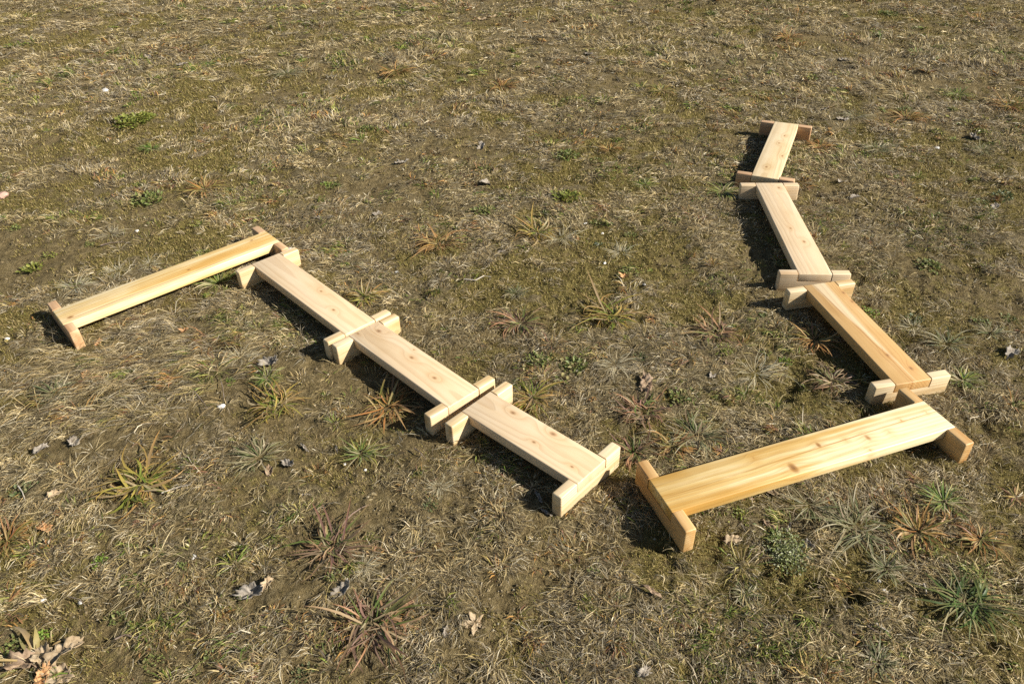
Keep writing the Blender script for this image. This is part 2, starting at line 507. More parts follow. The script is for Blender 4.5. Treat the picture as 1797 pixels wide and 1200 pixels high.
LINES = {   # single dark grain lines: offset across, drift, half width, strength, colour
    0: [(-0.047, 0.0, 0.0045, 0.75, (0.36, 0.19, 0.055)), (0.020, 0.0, 0.010, 0.45, (0.52, 0.30, 0.07)), (-0.020, 0.01, 0.008, 0.35, (0.55, 0.33, 0.09))],
    4: [(-0.012, 0.026, 0.0035, 0.7, (0.40, 0.22, 0.06)), (0.048, 0.0, 0.012, 0.5, (0.56, 0.33, 0.08)), (-0.050, 0.010, 0.006, 0.45, (0.46, 0.27, 0.08)), (0.020, 0.012, 0.007, 0.35, (0.52, 0.32, 0.09))],
    5: [(-0.026, 0.030, 0.0035, 0.75, (0.36, 0.17, 0.06)), (-0.040, 0.026, 0.0025, 0.5, (0.40, 0.20, 0.07))],
}


def make_beams():
    for i, (bx, by, th, L, za, zb) in enumerate(BEAMS):
        pal, pith, streak, ring, knots, stripe, fpal, along, label = BEAM_LOOK[i]
        root = empty('balance_beam', (bx, by, za), (0, -math.atan2(zb - za, L), th))
        tag(root, label, 'balance beam', 'wooden balance beams laid out in two lines on the lawn', 'thing')
        gold = pal is GOLD
        pm = wood_material('plank_wood', 'x', *pal, pith, streak, ring, knots, stripe, 105.0, along, 0.024 if gold else 0.05,
                           (0.30, 0.135, 0.03) if gold else (0.30, 0.150, 0.055), (1.1, 0.66) if i == 4 else (0.62, 1.0),
                           0.5 if gold else 1.5, 0.85 if gold else 0.62, LINES.get(i, ()))
        fm = wood_material('crosspiece_wood', 'y', *fpal, (0.03, 0.015 if i % 2 else -0.02, 0.015), 0.9, 0.34, (), None, 110.0, None, 0.02)
        link('plank', plank_mesh(L, i), root, [pm])
        me = foot_mesh(); me.materials.append(fm)
        a = link('crosspiece', me, root)
        b = link('crosspiece', me, root)
        b.location = (L, 0, 0); b.rotation_euler = (0, 0, math.pi)


make_beams()


# ------------------------------------------------------------------ dead grass: one mat of loose blades
GRASS_PAL = np.array([
    (0.49, 0.378, 0.180), (0.56, 0.452, 0.250), (0.45, 0.372, 0.240), (0.37, 0.265, 0.115),
    (0.23, 0.155, 0.065), (0.32, 0.250, 0.082), (0.135, 0.107, 0.066), (0.17, 0.175, 0.045), (0.64, 0.56, 0.39)])
GREEN_PAL = np.array([(0.11, 0.155, 0.025), (0.17, 0.20, 0.035), (0.24, 0.24, 0.05), (0.08, 0.11, 0.02), (0.36, 0.30, 0.10)])
RUST_PAL = np.array([(0.38, 0.20, 0.055), (0.26, 0.13, 0.055), (0.42, 0.30, 0.10), (0.17, 0.15, 0.035), (0.20, 0.10, 0.06)])


def blades_mesh(name, x, y, z0, az, length, elev, bend, twist, width, roll, col, lo_tip=0.002):
    n = len(x)
    e1 = elev - bend
    hx, hy = np.cos(az), np.sin(az)
    mx = x + hx * np.cos(elev) * length * 0.5; my = y + hy * np.cos(elev) * length * 0.5
    mz = z0 + np.sin(elev) * length * 0.5
    az2 = az + twist
    tx = mx + np.cos(az2) * np.cos(e1) * length * 0.5; ty = my + np.sin(az2) * np.cos(e1) * length * 0.5
    tz = mz + np.sin(e1) * length * 0.5
    gt = height(tx, ty, False)
    tz = np.maximum(tz, gt + lo_tip + rng.random(n) * 0.008)
    mz = np.maximum(mz, height(mx, my, False) + 0.003 + rng.random(n) * 0.008)
    px, py = -hy, hx
    cr, sr = np.cos(roll) * width * 0.5, np.sin(roll) * width * 0.5
    V = np.empty((n, 5, 3), np.float32)
    for k, (cx, cy, cz, w) in enumerate(((x, y, z0, 0.8), (mx, my, mz, 1.0))):
        V[:, 2 * k, 0] = cx - px * cr * w; V[:, 2 * k, 1] = cy - py * cr * w; V[:, 2 * k, 2] = cz - sr * w
        V[:, 2 * k + 1, 0] = cx + px * cr * w; V[:, 2 * k + 1, 1] = cy + py * cr * w; V[:, 2 * k + 1, 2] = cz + sr * w
    V[:, 4, 0] = tx; V[:, 4, 1] = ty; V[:, 4, 2] = tz
    base = np.arange(n, dtype=np.int32)[:, None] * 5
    loops = (base + np.array([0, 1, 3, 2, 2, 3, 4], np.int32)[None]).ravel()
    st = (np.arange(n, dtype=np.int32)[:, None] * 7 + np.array([0, 4], np.int32)[None]).ravel()
    me = mesh_np(name, V.reshape(-1, 3), loops, st)
    ca = me.color_attributes.new('tint', 'BYTE_COLOR', 'POINT')
    rgba = np.ones((n, 5, 4), np.float32)
    rgba[:, :, :3] = col[:, None, :]
    ca.data.foreach_set('color', rgba.ravel())
    return me


def blade_material(name):
    m = NT(name)
    a = m.attr('tint').outputs['Color']
    m.L(a, m.bsdf.inputs['Base Color'])
    m.bsdf.inputs['Roughness'].default_value = 0.62
    m.bsdf.inputs['Specular IOR Level'].default_value = 0.25
    tr = m.n.new('ShaderNodeBsdfTranslucent'); m.L(a, tr.inputs['Color'])
    ms = m.n.new('ShaderNodeMixShader'); ms.inputs[0].default_value = 0.22
    m.L(m.bsdf.outputs[0], ms.inputs[1]); m.L(tr.outputs[0], ms.inputs[2])
    m.L(ms.outputs[0], m.out.inputs['Surface'])
    return m.mat


def make_dead_grass():
    NC = 57000
    # candidate clump centres, denser towards the near part of the lawn
    yy = 0.78 * np.exp(rng.random(NC) * math.log(10.4 / 0.78))
    hw = 0.68 * yy + 0.55
    xx = (rng.random(NC) * 2 - 1) * hw
    dens = 15.0 / (1 + (yy / 2.2) ** 1.75) * hw * yy     # weight: wanted density over sampling density
    dens /= np.percentile(dens, 97)
    b = bare_field(xx, yy)
    keep = rng.random(NC) < dens * (1.05 - 0.97 * sstep(0.15, 0.80, b))
    # tufts crowd out the dead grass, weeds and fallen leaves lie open
    thin = np.zeros(NC)
    for t in TUFTS_BIG + TUFTS + [(a, c, r) for a, c, r, _ in STRAW]:
        gx, gy = ground_at(t[0], t[1]); rr = t[2] * metres_per_px(t[0], t[1])
        thin = np.maximum(thin, 0.95 * np.exp(-(((xx - gx) ** 2 + (yy - gy) ** 2) / (0.75 * rr) ** 2) ** 1.5))
    for t in WEEDS + LEAVES + [(1385, 975, 46)]:
        gx, gy = ground_at(t[0], t[1]); rr = t[2] * metres_per_px(t[0], t[1]) + 0.012
        thin = np.maximum(thin, 0.95 * np.exp(-(((xx - gx) ** 2 + (yy - gy) ** 2) / rr ** 2) ** 2))
    keep &= rng.random(NC) > thin
    xx, yy, b = xx[keep], yy[keep], b[keep]
    nc = len(xx)
    k = rng.integers(16, 54, nc)
    flow = (fbm(xx, yy, 0.9, 101, 3) - 0.5) * 9.0 + 3.6
    # combed whorl left of the row
    wx, wy = ground_at(255, 640)
    wd = np.exp(-(((xx - wx) / 0.42) ** 2 + ((yy - wy) / 0.35) ** 2))
    flow = np.where(wd > 0.3, math.radians(215) + (fbm(xx, yy, 3, 7, 2) - 0.5), flow)
    tone = fbm(xx, yy, 2.2, 131, 4)
    green = fbm(xx, yy, 3.1, 151, 3)
    ids = np.repeat(np.arange(nc), k)
    n = len(ids)
    far = np.clip(yy / 2.3, 1, 3.2)[ids] ** 0.85
    rad = (0.012 + 0.05 * rng.random(nc) ** 1.5)[ids] * np.sqrt(rng.random(n)) * np.sqrt(far)
    ang = rng.random(n) * 2 * math.pi
    x = xx[ids] + rad * np.cos(ang); y = yy[ids] + rad * np.sin(ang)
    radial = rng.random(nc)[ids] < 0.30
    spread = np.where(wd > 0.3, 0.28, 0.32 + 0.7 * rng.random(nc))[ids]
    az = np.where(radial, ang, flow[ids] + spread * rng.standard_normal(n))
    lm = (0.020 + 0.042 * rng.random(nc) ** 1.5)[ids]
    lm = np.where(wd[ids] > 0.3, 0.075, lm)
    length = lm * (0.5 + 0.9 * rng.random(n)) * np.clip(yy[ids] / 4, 1, 1.6)
    stand = (0.12 + 0.85 * rng.random(nc) ** 2.0)[ids]
    elev = np.abs(rng.standard_normal(n)) * stand * 0.8 + 0.03
    bend = 0.25 + 0.8 * rng.random(n) * elev + 0.2 * rng.random(n)
    twist = rng.standard_normal(n) * 0.45
    width = (0.0009 + 0.0015 * rng.random(n) ** 1.8) * far
    roll = rng.standard_normal(n) * 0.6
    feet, under = beam_masks(x, y, 0.006)
    tipx = x + np.cos(az) * length * 0.8; tipy = y + np.sin(az) * length * 0.8
    feet2, under2 = beam_masks(tipx, tipy, 0.004)
    length = np.where(under | under2, np.minimum(length, 0.03), length)
    ok = ~(feet | feet2)
    # palette by clump, jittered by blade
    w = np.stack([0.9 + 0 * tone, 1.6 * sstep(0.40, 0.62, tone), 1.5 * sstep(0.58, 0.38, tone), 0.65 + 0 * tone,
                  0.35 + 0 * tone, 0.55 * sstep(0.4, 0.65, green) + 0.12, 0.75 + 0 * tone,
                  0.55 * sstep(0.53, 0.70, green), 0.28 + 0 * tone], 1)
    w *= rng.random(w.shape) ** 1.2 + 0.12
    w /= w.sum(1, keepdims=True)
    cw = np.cumsum(w, 1)
    pick = (rng.random(n)[:, None] > cw[ids]).sum(1).clip(0, len(GRASS_PAL) - 1)
    col = GRASS_PAL[pick] * (0.72 + 0.5 * rng.random(n))[:, None] * (0.55 + 0.68 * rng.random(nc))[ids][:, None]
    # low green and rusty growth among the dead blades
    kind = np.where(rng.random(nc) < 0.035 + 0.14 * sstep(0.54, 0.70, green), 1, np.where(rng.random(nc) < 0.05, 2, 0))[ids]
    k5 = rng.integers(0, 5, n); v = (0.75 + 0.5 * rng.random(n))[:, None]
    mixed = rng.random(n) < 0.75
    col = np.where(((kind == 1) & mixed)[:, None], GREEN_PAL[k5] * v, col)
    col = np.where(((kind == 2) & mixed)[:, None], RUST_PAL[k5] * v, col)
    width = np.where(kind > 0, width * 1.8, width)
    elev = np.where(kind > 0, elev + 0.25, elev)
    length = np.where(kind > 0, length * 0.8, length)
    z0 = height(x, y, False) + 0.001 + 0.009 * rng.random(n) * (1 - b[ids])
    args = [a[ok] for a in (x, y, z0, az, length, elev, bend, twist, width, roll)]
    col = col[ok]
    # blades that stand up along the edges of the crosspieces
    ex = [[] for _ in range(10)]; ec = []
    for bx, by, th, L, _, _ in BEAMS:
        c0, s0 = math.cos(th), math.sin(th)
        for u0 in (0.0, L - FOOT_T):
            for _ in range(150):
                side = rng.random()
                off = 0.001 + 0.014 * rng.random()
                if side < 0.42: u, v, face = u0 - off, (rng.random() - 0.5) * FOOT_L, math.pi
                elif side < 0.84: u, v, face = u0 + FOOT_T + off, (rng.random() - 0.5) * FOOT_L, 0.0
                elif side < 0.92: u, v, face = u0 + FOOT_T * rng.random(), -FOOT_L / 2 - off, -math.pi / 2
                else: u, v, face = u0 + FOOT_T * rng.random(), FOOT_L / 2 + off, math.pi / 2
                gx, gy = bx + u * c0 - v * s0, by + u * s0 + v * c0
                if beam_masks(np.array([gx]), np.array([gy]))[0][0]: continue
                row = (gx, gy, -0.002, th + face + rng.normal(0, 0.9), 0.015 + 0.035 * rng.random() ** 1.5, 0.3 + 0.9 * rng.random(),
                       0.4 + 0.8 * rng.random(), rng.normal(0, 0.5), 0.001 + 0.0014 * rng.random(), rng.normal(0, 0.6))
                for q, vv in zip(ex, row): q.append(vv)
                ec.append(GRASS_PAL[rng.choice(9, p=[.2, .15, .15, .12, .1, .1, .05, .08, .05])] * (0.7 + 0.5 * rng.random()))
    args = [np.concatenate([a, np.array(q)]) for a, q in zip(args, ex)]
    col = np.concatenate([col, np.array(ec)])
    me = blades_mesh('dead_grass', *args, col)
    print('grass blades', int(ok.sum()), 'clumps', nc)
    o = link('dead_grass', me, None, [blade_material('dry_blades')])
    tag(o, 'matted straw coloured dead grass covering the lawn', 'grass', None, 'stuff')



# ------------------------------------------------------------------ moss: tiny shoots on the open soil
def make_moss():
    N = 900000
    y = 0.80 * np.exp(rng.random(N) * math.log(9.5 / 0.80)); hw = 0.68 * y + 0.5
    x = (rng.random(N) * 2 - 1) * hw
    b = bare_field(x, y)
    ms = np.clip((fbm(x, y, 1.5, 67, 4) - 0.5) * 2.2 + 0.56, 0, 1) + 1.3 * (fbm(x, y, 22.0, 203, 3) - 0.5)
    wgt = 1.0 / (1 + (y / 2.0) ** 1.3) * hw * y
    wgt /= np.percentile(wgt, 35)
    feet, _ = beam_masks(x, y, 0.004)
    ok = (rng.random(N) < 0.62 * wgt * sstep(0.25, 0.7, b) * sstep(0.28, 0.7, ms)) & ~feet
    x, y = x[ok], y[ok]
    n = len(x)
    z = height(x, y)
    far = np.clip(y / 2.0, 1, 3.5) ** 0.9
    L = (0.004 + 0.007 * rng.random(n)) * far ** 0.7
    w = (0.0016 + 0.0022 * rng.random(n)) * far
    az = rng.random(n) * 6.283; el = 0.2 + 1.0 * rng.random(n)
    V = np.empty((n, 3, 3), np.float32)
    px, py = -np.sin(az) * w / 2, np.cos(az) * w / 2
    V[:, 0] = np.stack([x - px, y - py, z], -1); V[:, 1] = np.stack([x + px, y + py, z], -1)
    V[:, 2] = np.stack([x + np.cos(az) * np.cos(el) * L, y + np.sin(az) * np.cos(el) * L, z + np.sin(el) * L + 0.002], -1)
    me = mesh_np('moss', V.reshape(-1, 3), np.arange(3 * n), np.arange(n) * 3)
    pal = np.array([(0.21, 0.165, 0.042), (0.28, 0.22, 0.065), (0.15, 0.12, 0.030), (0.37, 0.29, 0.12), (0.24, 0.170, 0.068), (0.18, 0.18, 0.042)])
    pk = rng.choice(len(pal), n, p=[.28, .20, .14, .14, .20, .04])
    col = pal[pk] * (0.7 + 0.6 * rng.random(n))[:, None]
    ca = me.color_attributes.new('tint', 'BYTE_COLOR', 'POINT')
    rgba = np.ones((n, 3, 4), np.float32); rgba[:, :, :3] = col[:, None]
    ca.data.foreach_set('color', rgba.ravel())
    o = link('moss', me, None, [blade_material('moss_shoots')])
    tag(o, 'olive brown moss growing on the bare patches of soil', 'moss', None, 'stuff')
    print('moss', n)



# ------------------------------------------------------------------ leafy tufts
def leaf_strip(length, width, elev, droop, twist, curl, nseg=5):
    """one grass leaf: a folded tapering ribbon from the origin along +x; returns verts (nseg+1, 3, 3)"""
    P = np.zeros((nseg + 1, 3, 3)); pos = np.zeros(3); az = 0.0; e = elev
    for k in range(nseg + 1):
        t = k / nseg
        w = width * (0.55 + 0.9 * t) if t < 0.35 else width * max(0.02, (1 - ((t - 0.35) / 0.65) ** 1.6)) * 0.9
        d = np.array([math.cos(az) * math.cos(e), math.sin(az) * math.cos(e), math.sin(e)])
        side = np.array([-math.sin(az), math.cos(az), 0.0])
        upv = np.cross(d, side)
        r = curl * t
        sd2 = side * math.cos(r) + upv * math.sin(r)
        P[k, 0] = pos - sd2 * w / 2 + upv * w * 0.16
        P[k, 1] = pos
        P[k, 2] = pos + sd2 * w / 2 + upv * w * 0.16
        pos = pos + d * length / nseg
        e = e - droop / nseg; az = az + twist / nseg
    P[:, :, 2] = np.maximum(P[:, :, 2], 0.006)
    return P


def strips_mesh(name, strips, rands, mat):
    verts, loops, starts, rnd, along = [], [], [], [], []
    off = 0
    for P, r in zip(strips, rands):
        m = P.shape[0]
        verts.append(P.reshape(-1, 3)); rnd += [r] * (m * 3); along += [k / (m - 1) for k in range(m) for _ in range(3)]
        for k in range(m - 1):
            for j in range(2):
                a = off + k * 3 + j
                starts.append(len(loops)); loops += [a, a + 1, a + 4, a + 3]
        off += m * 3
    me = mesh_np(name, np.concatenate(verts), loops, starts, True)
    for nm, v in (('leafrand', rnd), ('along', along)):
        at = me.attributes.new(nm, 'FLOAT', 'POINT'); at.data.foreach_set('value', np.asarray(v, np.float32))
    me.materials.append(mat)
    return me


def leaf_material(name, palette, tip, tipamt=0.6, transl=0.3):
    m = NT(name)
    lr = m.attr('leafrand').outputs['Fac']; al = m.attr('along').outputs['Fac']
    ob = m.n.new('ShaderNodeObjectInfo').outputs['Random']
    f = m.math('FRACT', m.math('ADD', lr, ob))
    palette = [tuple(min(0.6, v * 1.18) for v in p) for p in palette]
    n = len(palette)
    c = m.ramp(f, [((i + 0.5) / n, p) for i, p in enumerate(palette)])
    f2 = m.math('FRACT', m.math('MULTIPLY', f, 7.31))
    t = m.math('MULTIPLY', m.smooth(al, 0.25, 1.0), m.math('MULTIPLY', f2, tipamt * 1.5), clamp=True)
    c = m.mix(t, c, tip)
    pos = m.n.new('ShaderNodeNewGeometry').outputs['Position']
    c = m.mix(m.math('MULTIPLY', m.smooth(m.noise(pos, 190, 3), 0.5, 0.75), 0.35), c, tuple(v * 0.55 for v in palette[-1]))
    m.L(c, m.bsdf.inputs['Base Color'])
    m.bsdf.inputs['Roughness'].default_value = 0.5
    m.bsdf.inputs['Specular IOR Level'].default_value = 0.35
    tr = m.n.new('ShaderNodeBsdfTranslucent'); m.L(c, tr.inputs['Color'])
    ms = m.n.new('ShaderNodeMixShader'); ms.inputs[0].default_value = transl
    m.L(m.bsdf.outputs[0], ms.inputs[1]); m.L(tr.outputs[0], ms.inputs[2])
    m.L(ms.outputs[0], m.out.inputs['Surface'])
    return m.mat


STYLE = {
    'yellow': leaf_material('yellowing_leaf', [(0.12, 0.16, 0.025), (0.19, 0.21, 0.035), (0.34, 0.27, 0.06), (0.36, 0.21, 0.08), (0.15, 0.14, 0.04), (0.40, 0.32, 0.18), (0.22, 0.15, 0.07)], (0.48, 0.26, 0.06)),
    'purple': leaf_material('purplish_leaf', [(0.10, 0.14, 0.03), (0.15, 0.075, 0.06), (0.17, 0.18, 0.05), (0.24, 0.13, 0.10), (0.12, 0.10, 0.05), (0.36, 0.19, 0.09), (0.36, 0.30, 0.17)], (0.36, 0.17, 0.09)),
    'green': leaf_material('green_leaf', [(0.075, 0.14, 0.022), (0.11, 0.18, 0.03), (0.17, 0.22, 0.045), (0.30, 0.28, 0.06), (0.09, 0.12, 0.04), (0.42, 0.35, 0.2)], (0.42, 0.32, 0.12)),
    'rust': leaf_material('rusty_leaf', [(0.34, 0.15, 0.045), (0.42, 0.31, 0.14), (0.17, 0.17, 0.035), (0.22, 0.11, 0.06), (0.46, 0.27, 0.08), (0.12, 0.12, 0.03)], (0.44, 0.24, 0.10)),
    'dull': leaf_material('dull_leaf', [(0.12, 0.14, 0.05), (0.34, 0.28, 0.16), (0.17, 0.18, 0.07), (0.20, 0.14, 0.08), (0.42, 0.36, 0.23), (0.09, 0.11, 0.04)], (0.42, 0.35, 0.22)),
    'dark': leaf_material('dark_green_leaf', [(0.045, 0.085, 0.018), (0.075, 0.12, 0.025), (0.13, 0.15, 0.04), (0.30, 0.25, 0.12), (0.05, 0.06, 0.025)], (0.40, 0.30, 0.12)),
    'straw': leaf_material('straw_leaf', [(0.55, 0.46, 0.29), (0.48, 0.38, 0.20), (0.60, 0.53, 0.38), (0.36, 0.28, 0.15), (0.50, 0.43, 0.28)], (0.58, 0.50, 0.34)),
    'broad': leaf_material('broad_brown_leaf', [(0.34, 0.23, 0.10), (0.46, 0.35, 0.19), (0.20, 0.19, 0.05), (0.42, 0.28, 0.13), (0.11, 0.14, 0.03)], (0.46, 0.36, 0.22)),
}


def random_leaf(r, style, rnd):
    wide = {'straw': 0.3, 'broad': 2.6, 'green': 0.8, 'dull': 0.7}.get(style, 1.0)
    flat = rnd.random() ** 0.65
    L = r * (0.45 + 0.85 * rnd.random() ** 1.2)
    w = min(0.0092, max(0.0046, 0.050 * r + 0.001)) * (0.45 + 0.85 * rnd.random()) * wide
    return leaf_strip(L, w, 0.20 + 0.62 * (1 - flat) ** 1.1 + 0.15 * rnd.random(), 0.5 + 1.2 * rnd.random(), rnd.gauss(0, 0.95), rnd.gauss(0, 0.8))


LEAF_LIB = {}


def tuft(px, py, rpx, style, label, big=False, nleaf=None):
    x, y = ground_at(px, py)
    r = (0.98 if big else 0.95) * rpx * metres_per_px(px, py)
    z = float(height(np.array([x]), np.array([y]), False)[0]) + 0.006
    rnd = random.Random(int(px * 31 + py))
    n = nleaf or (150 if big else int(75 + 30 * rnd.random()))
    mat = STYLE[style]
    if big:
        root = empty('grass_tuft', (x, y, z), (0, 0, rnd.random() * 6.28))
        lib = LEAF_LIB.setdefault(style, [])
        lean = rnd.random() * 6.283
        if not lib:
            lr = random.Random(len(style) * 77 + ord(style[0]))
            for k in range(28):
                lib.append(strips_mesh('leaf', [random_leaf(0.13, style, lr)], [0.0], mat))
        for k in range(n):
            o = link('leaf', lib[rnd.randrange(28)], root)
            s = r / 0.13 * (0.45 + 0.75 * rnd.random())
            a = lean + rnd.gauss(0, 1.5) if rnd.random() < 0.5 else rnd.random() * 6.283
            c = 0.34 * r * math.sqrt(rnd.random())
            b2 = a + rnd.gauss(0, 0.9)
            o.location = (c * math.cos(b2), c * math.sin(b2), 0.001 + 0.03 * r * rnd.random())
            o.rotation_euler = (rnd.gauss(0, 0.12), rnd.gauss(0.0, 0.06), a)
            o.scale = (s, s * (0.8 + 0.3 * rnd.random()), s * (0.55 + 0.4 * rnd.random()))
    else:
        st, rr = [], []
        for k in range(n):
            P = random_leaf(r, style, rnd)
            a = rnd.gauss(px, 1.5) if k % 2 else rnd.random() * 6.283
            c = 0.36 * r * math.sqrt(rnd.random())
            ca, sa = math.cos(a), math.sin(a)
            Q = P.copy()
            Q[:, :, 0] = P[:, :, 0] * ca - P[:, :, 1] * sa + c * ca
            Q[:, :, 1] = P[:, :, 0] * sa + P[:, :, 1] * ca + c * sa
            st.append(Q); rr.append(rnd.random())
        root = link('grass_tuft', strips_mesh('grass_tuft', st, rr, mat))
        root.location = (x, y, z)
    tag(root, label, 'grass tuft', 'leafy grass tufts growing in the lawn', 'thing')
    return root


TUFTS_BIG = [
    (245, 850, 84, 'yellow', 'large orange and green grass tuft in the left foreground, the brightest one'),
    (655, 1095, 100, 'purple', 'largest purplish tuft at the bottom, left of the lobed tan leaf'),
    (585, 965, 74, 'purple', 'purple and green tuft just behind the largest bottom tuft'),
    (485, 718, 60, 'yellow', 'yellow-bladed tuft in front of the left row, left of the reddish tuft'),
    (680, 712, 62, 'rust', 'reddish green tuft in the shadow edge of the middle tan beam'),
    (1690, 1060, 84, 'dark', 'dark green tuft with straw blades at the lower right edge'),
    (1505, 925, 80, 'dull', 'wide half-dry tuft right of the round green cushion plant'),
    (1070, 562, 66, 'yellow', 'broad yellow-green tuft in the open centre, between two reddish tufts'),
    (1255, 585, 56, 'purple', 'dark purple and green tuft left of the striped orange beam'),
    (1130, 725, 66, 'purple', 'sprawling purplish tuft above the gap between left row and golden beam'),
    (940, 412, 48, 'yellow', 'domed yellow-green tuft beside a pale straw fan in the centre'),
    (770, 430, 48, 'rust', 'orange-tipped tuft right of the long tan beam, upper centre'),
]
TUFTS = [
    (635, 797, 44, 'green', 'small star-shaped green tuft in the bare mossy patch'),
    (455, 802, 56, 'dull', 'flat grey-green star tuft below the yellow-bladed tuft'),
    (915, 570, 50, 'purple', 'reddish brown tuft left of the broad yellow-green centre tuft'),
    (935, 700, 52, 'yellow', 'yellow-green tuft touching the far crosspiece of the short knotty beam'),
    (1430, 600, 46, 'rust', 'orange-green tuft at the shadow of the striped orange beam'),
    (1655, 885, 46, 'green', 'fresh green tuft right of the half-dry tuft, below the golden beam'),
    (1460, 672, 46, 'purple', 'brownish purple tuft in shadow near the near end of the striped beam'),
    (360, 335, 42, 'rust', 'orange tuft beside green weeds, behind the golden left beam'),
    (695, 130, 36, 'rust', 'orange and green tuft in the upper middle, left of its neighbour'),
    (880, 152, 32, 'rust', 'low rusty orange tuft in the upper middle'),
    (365, 115, 24, 'green', 'small green tuft near the top left, left of a brownish one'),
    (505, 133, 34, 'dull', 'wide brownish green tuft on bare soil near the top left'),
    (1160, 160, 28, 'yellow', 'yellow-green tuft near the top, left of the farthest beam'),
    (1385, 70, 34, 'rust', 'reddish tuft far above the farthest beam'),
    (1500, 205, 30, 'dull', 'dull tuft beside a white leaf, right of the farthest beam'),
    (1590, 205, 34, 'rust', 'rusty tuft on the low ridge right of the farthest beam'),
    (1770, 188, 38, 'rust', 'dark orange tuft at the right edge, upper part'),
    (1682, 163, 28, 'green', 'green tuft in the upper right, left of the dark orange edge tuft'),
    (1538, 262, 34, 'dull', 'brown-green tuft just right of the farthest beam crosspiece'),
    (1440, 258, 30, 'rust', 'rusty tuft growing against the farthest crosspiece'),
    (1725, 262, 30, 'dull', 'pale tuft in the right background on bare soil'),
    (385, 500, 44, 'green', 'green tuft in the corner between golden left beam and tan beam'),
    (1540, 1165, 38, 'dull', 'grey-green tuft at the bottom edge, right of centre'),
    (1070, 265, 26, 'rust', 'small orange tuft in the upper centre beside bright green weeds'),
    (1132, 325, 26, 'green', 'small green tuft left of the second farthest beam'),
    (1268, 340, 36, 'green', 'green tuft touching the far crosspiece of the second farthest beam'),
    (267, 262, 26, 'green', 'small green tuft on soil in the left background'),
    (14, 950, 46, 'rust', 'orange-tipped tuft cut by the left edge'),
    (1690, 668, 44, 'green', 'green tuft right of the striped beam near crosspiece'),
    (1220, 765, 60, 'dull', 'grey-green tuft above the golden foreground beam'),
    (1112, 792, 46, 'purple', 'purple-bladed tuft between the two nearest crosspieces'),
    (1180, 785, 40, 'rust', 'orange-streaked tuft above the left end of the golden beam'),
    (640, 527, 38, 'yellow', 'yellow-green tuft above the joint of the first two tan beams'),
    (1310, 1040, 30, 'dull', 'small lone tuft on bare soil below the golden beam'),
    (97, 690, 46, 'dull', 'dull green tuft below the golden left beam near the left edge'),
    (1610, 935, 60, 'rust', 'dry orange-brown tuft above the dark green lower right tuft'),
    (1720, 950, 46, 'rust', 'tangled dry tuft near the right edge, above the dark tuft'),
    (1420, 890, 50, 'dull', 'dry tangled tuft below the middle of the golden beam'),
    (1735, 590, 30, 'dull', 'brown tuft in grey grass right of the striped beam'),
    (1660, 610, 46, 'dull', 'wide brown tuft right of the near half of the striped beam'),
    (905, 520, 26, 'dull', 'small dull tuft behind the reddish brown centre tuft'),
    (770, 70, 20, 'dull', 'tiny tuft near the top left of centre'),
    (1555, 1000, 36, 'dull', 'dry tuft left of the dark green lower right tuft'),
    (470, 668, 32, 'green', 'thin green tuft above the yellow-bladed tuft'),
]
STRAW = [
    (135, 508, 52, 'pale straw tussock behind the left end of the golden left beam'),
    (210, 478, 40, 'smaller pale straw tussock along the golden left beam'),
    (265, 468, 30, 'grey straw tussock touching the middle of the golden left beam'),
    (195, 415, 38, 'low straw tussock on bare soil behind the golden left beam'),
    (985, 420, 46, 'straw fan right of the domed yellow-green tuft'),
    (1325, 655, 62, 'bleached radiating straw tussock left of the striped orange beam'),
    (422, 632, 50, 'light straw tussock left of the first tan joint'),
    (1080, 645, 52, 'straw tussock in the open centre below the yellow-green tuft'),
    (1090, 445, 40, 'flat straw mat on bare soil in the upper centre'),
    (1600, 580, 40, 'straw tussock right of the striped orange beam'),
    (770, 855, 40, 'bleached straw tussock below the second joint of the left row'),
    (640, 1000, 40, 'straw tussock right of the middle purple tuft'),
]
for t in TUFTS_BIG: tuft(*t, big=True)
for t in TUFTS: tuft(*t)
for px, py, r, lab in STRAW:
    o = tuft(px, py, r * (1.0 if px == 1325 else 0.82), 'straw', lab, nleaf=75)
    o.name = 'straw_tussock'; o['category'] = 'straw tussock'; o['group'] = 'pale straw tussocks in the lawn'


# ------------------------------------------------------------------ small leafy weeds
WEED_MAT = {
    'green': leaf_material('weed_green', [(0.095, 0.125, 0.030), (0.135, 0.17, 0.040), (0.19, 0.215, 0.055), (0.08, 0.095, 0.028), (0.26, 0.22, 0.09)], (0.22, 0.21, 0.07), 0.5),
    'olive': leaf_material('weed_olive', [(0.15, 0.18, 0.03), (0.22, 0.24, 0.045), (0.11, 0.13, 0.025), (0.28, 0.26, 0.06)], (0.25, 0.22, 0.06), 0.3),
    'lime': leaf_material('weed_lime', [(0.17, 0.26, 0.03), (0.22, 0.31, 0.045), (0.13, 0.20, 0.03)], (0.30, 0.40, 0.06), 0.3),
    'dark': leaf_material('weed_dark', [(0.06, 0.085, 0.028), (0.09, 0.115, 0.038), (0.13, 0.15, 0.055), (0.20, 0.18, 0.08)], (0.14, 0.14, 0.06), 0.4),
    'cushion': leaf_material('weed_cushion', [(0.14, 0.165, 0.045), (0.20, 0.225, 0.065), (0.26, 0.28, 0.10), (0.11, 0.125, 0.035), (0.42, 0.42, 0.27)], (0.34, 0.34, 0.18), 0.4),
}


def leaflet(L, w, fold):
    P = np.zeros((4, 3, 3))
    for k, (t, wk) in enumerate(((0, .18), (.38, .95), (.72, .8), (1, .08))):
        P[k, 0] = (t * L, -w * wk / 2, fold * w * wk); P[k, 1] = (t * L, 0, -0.12 * L * t * t); P[k, 2] = (t * L, w * wk / 2, fold * w * wk)
    return P


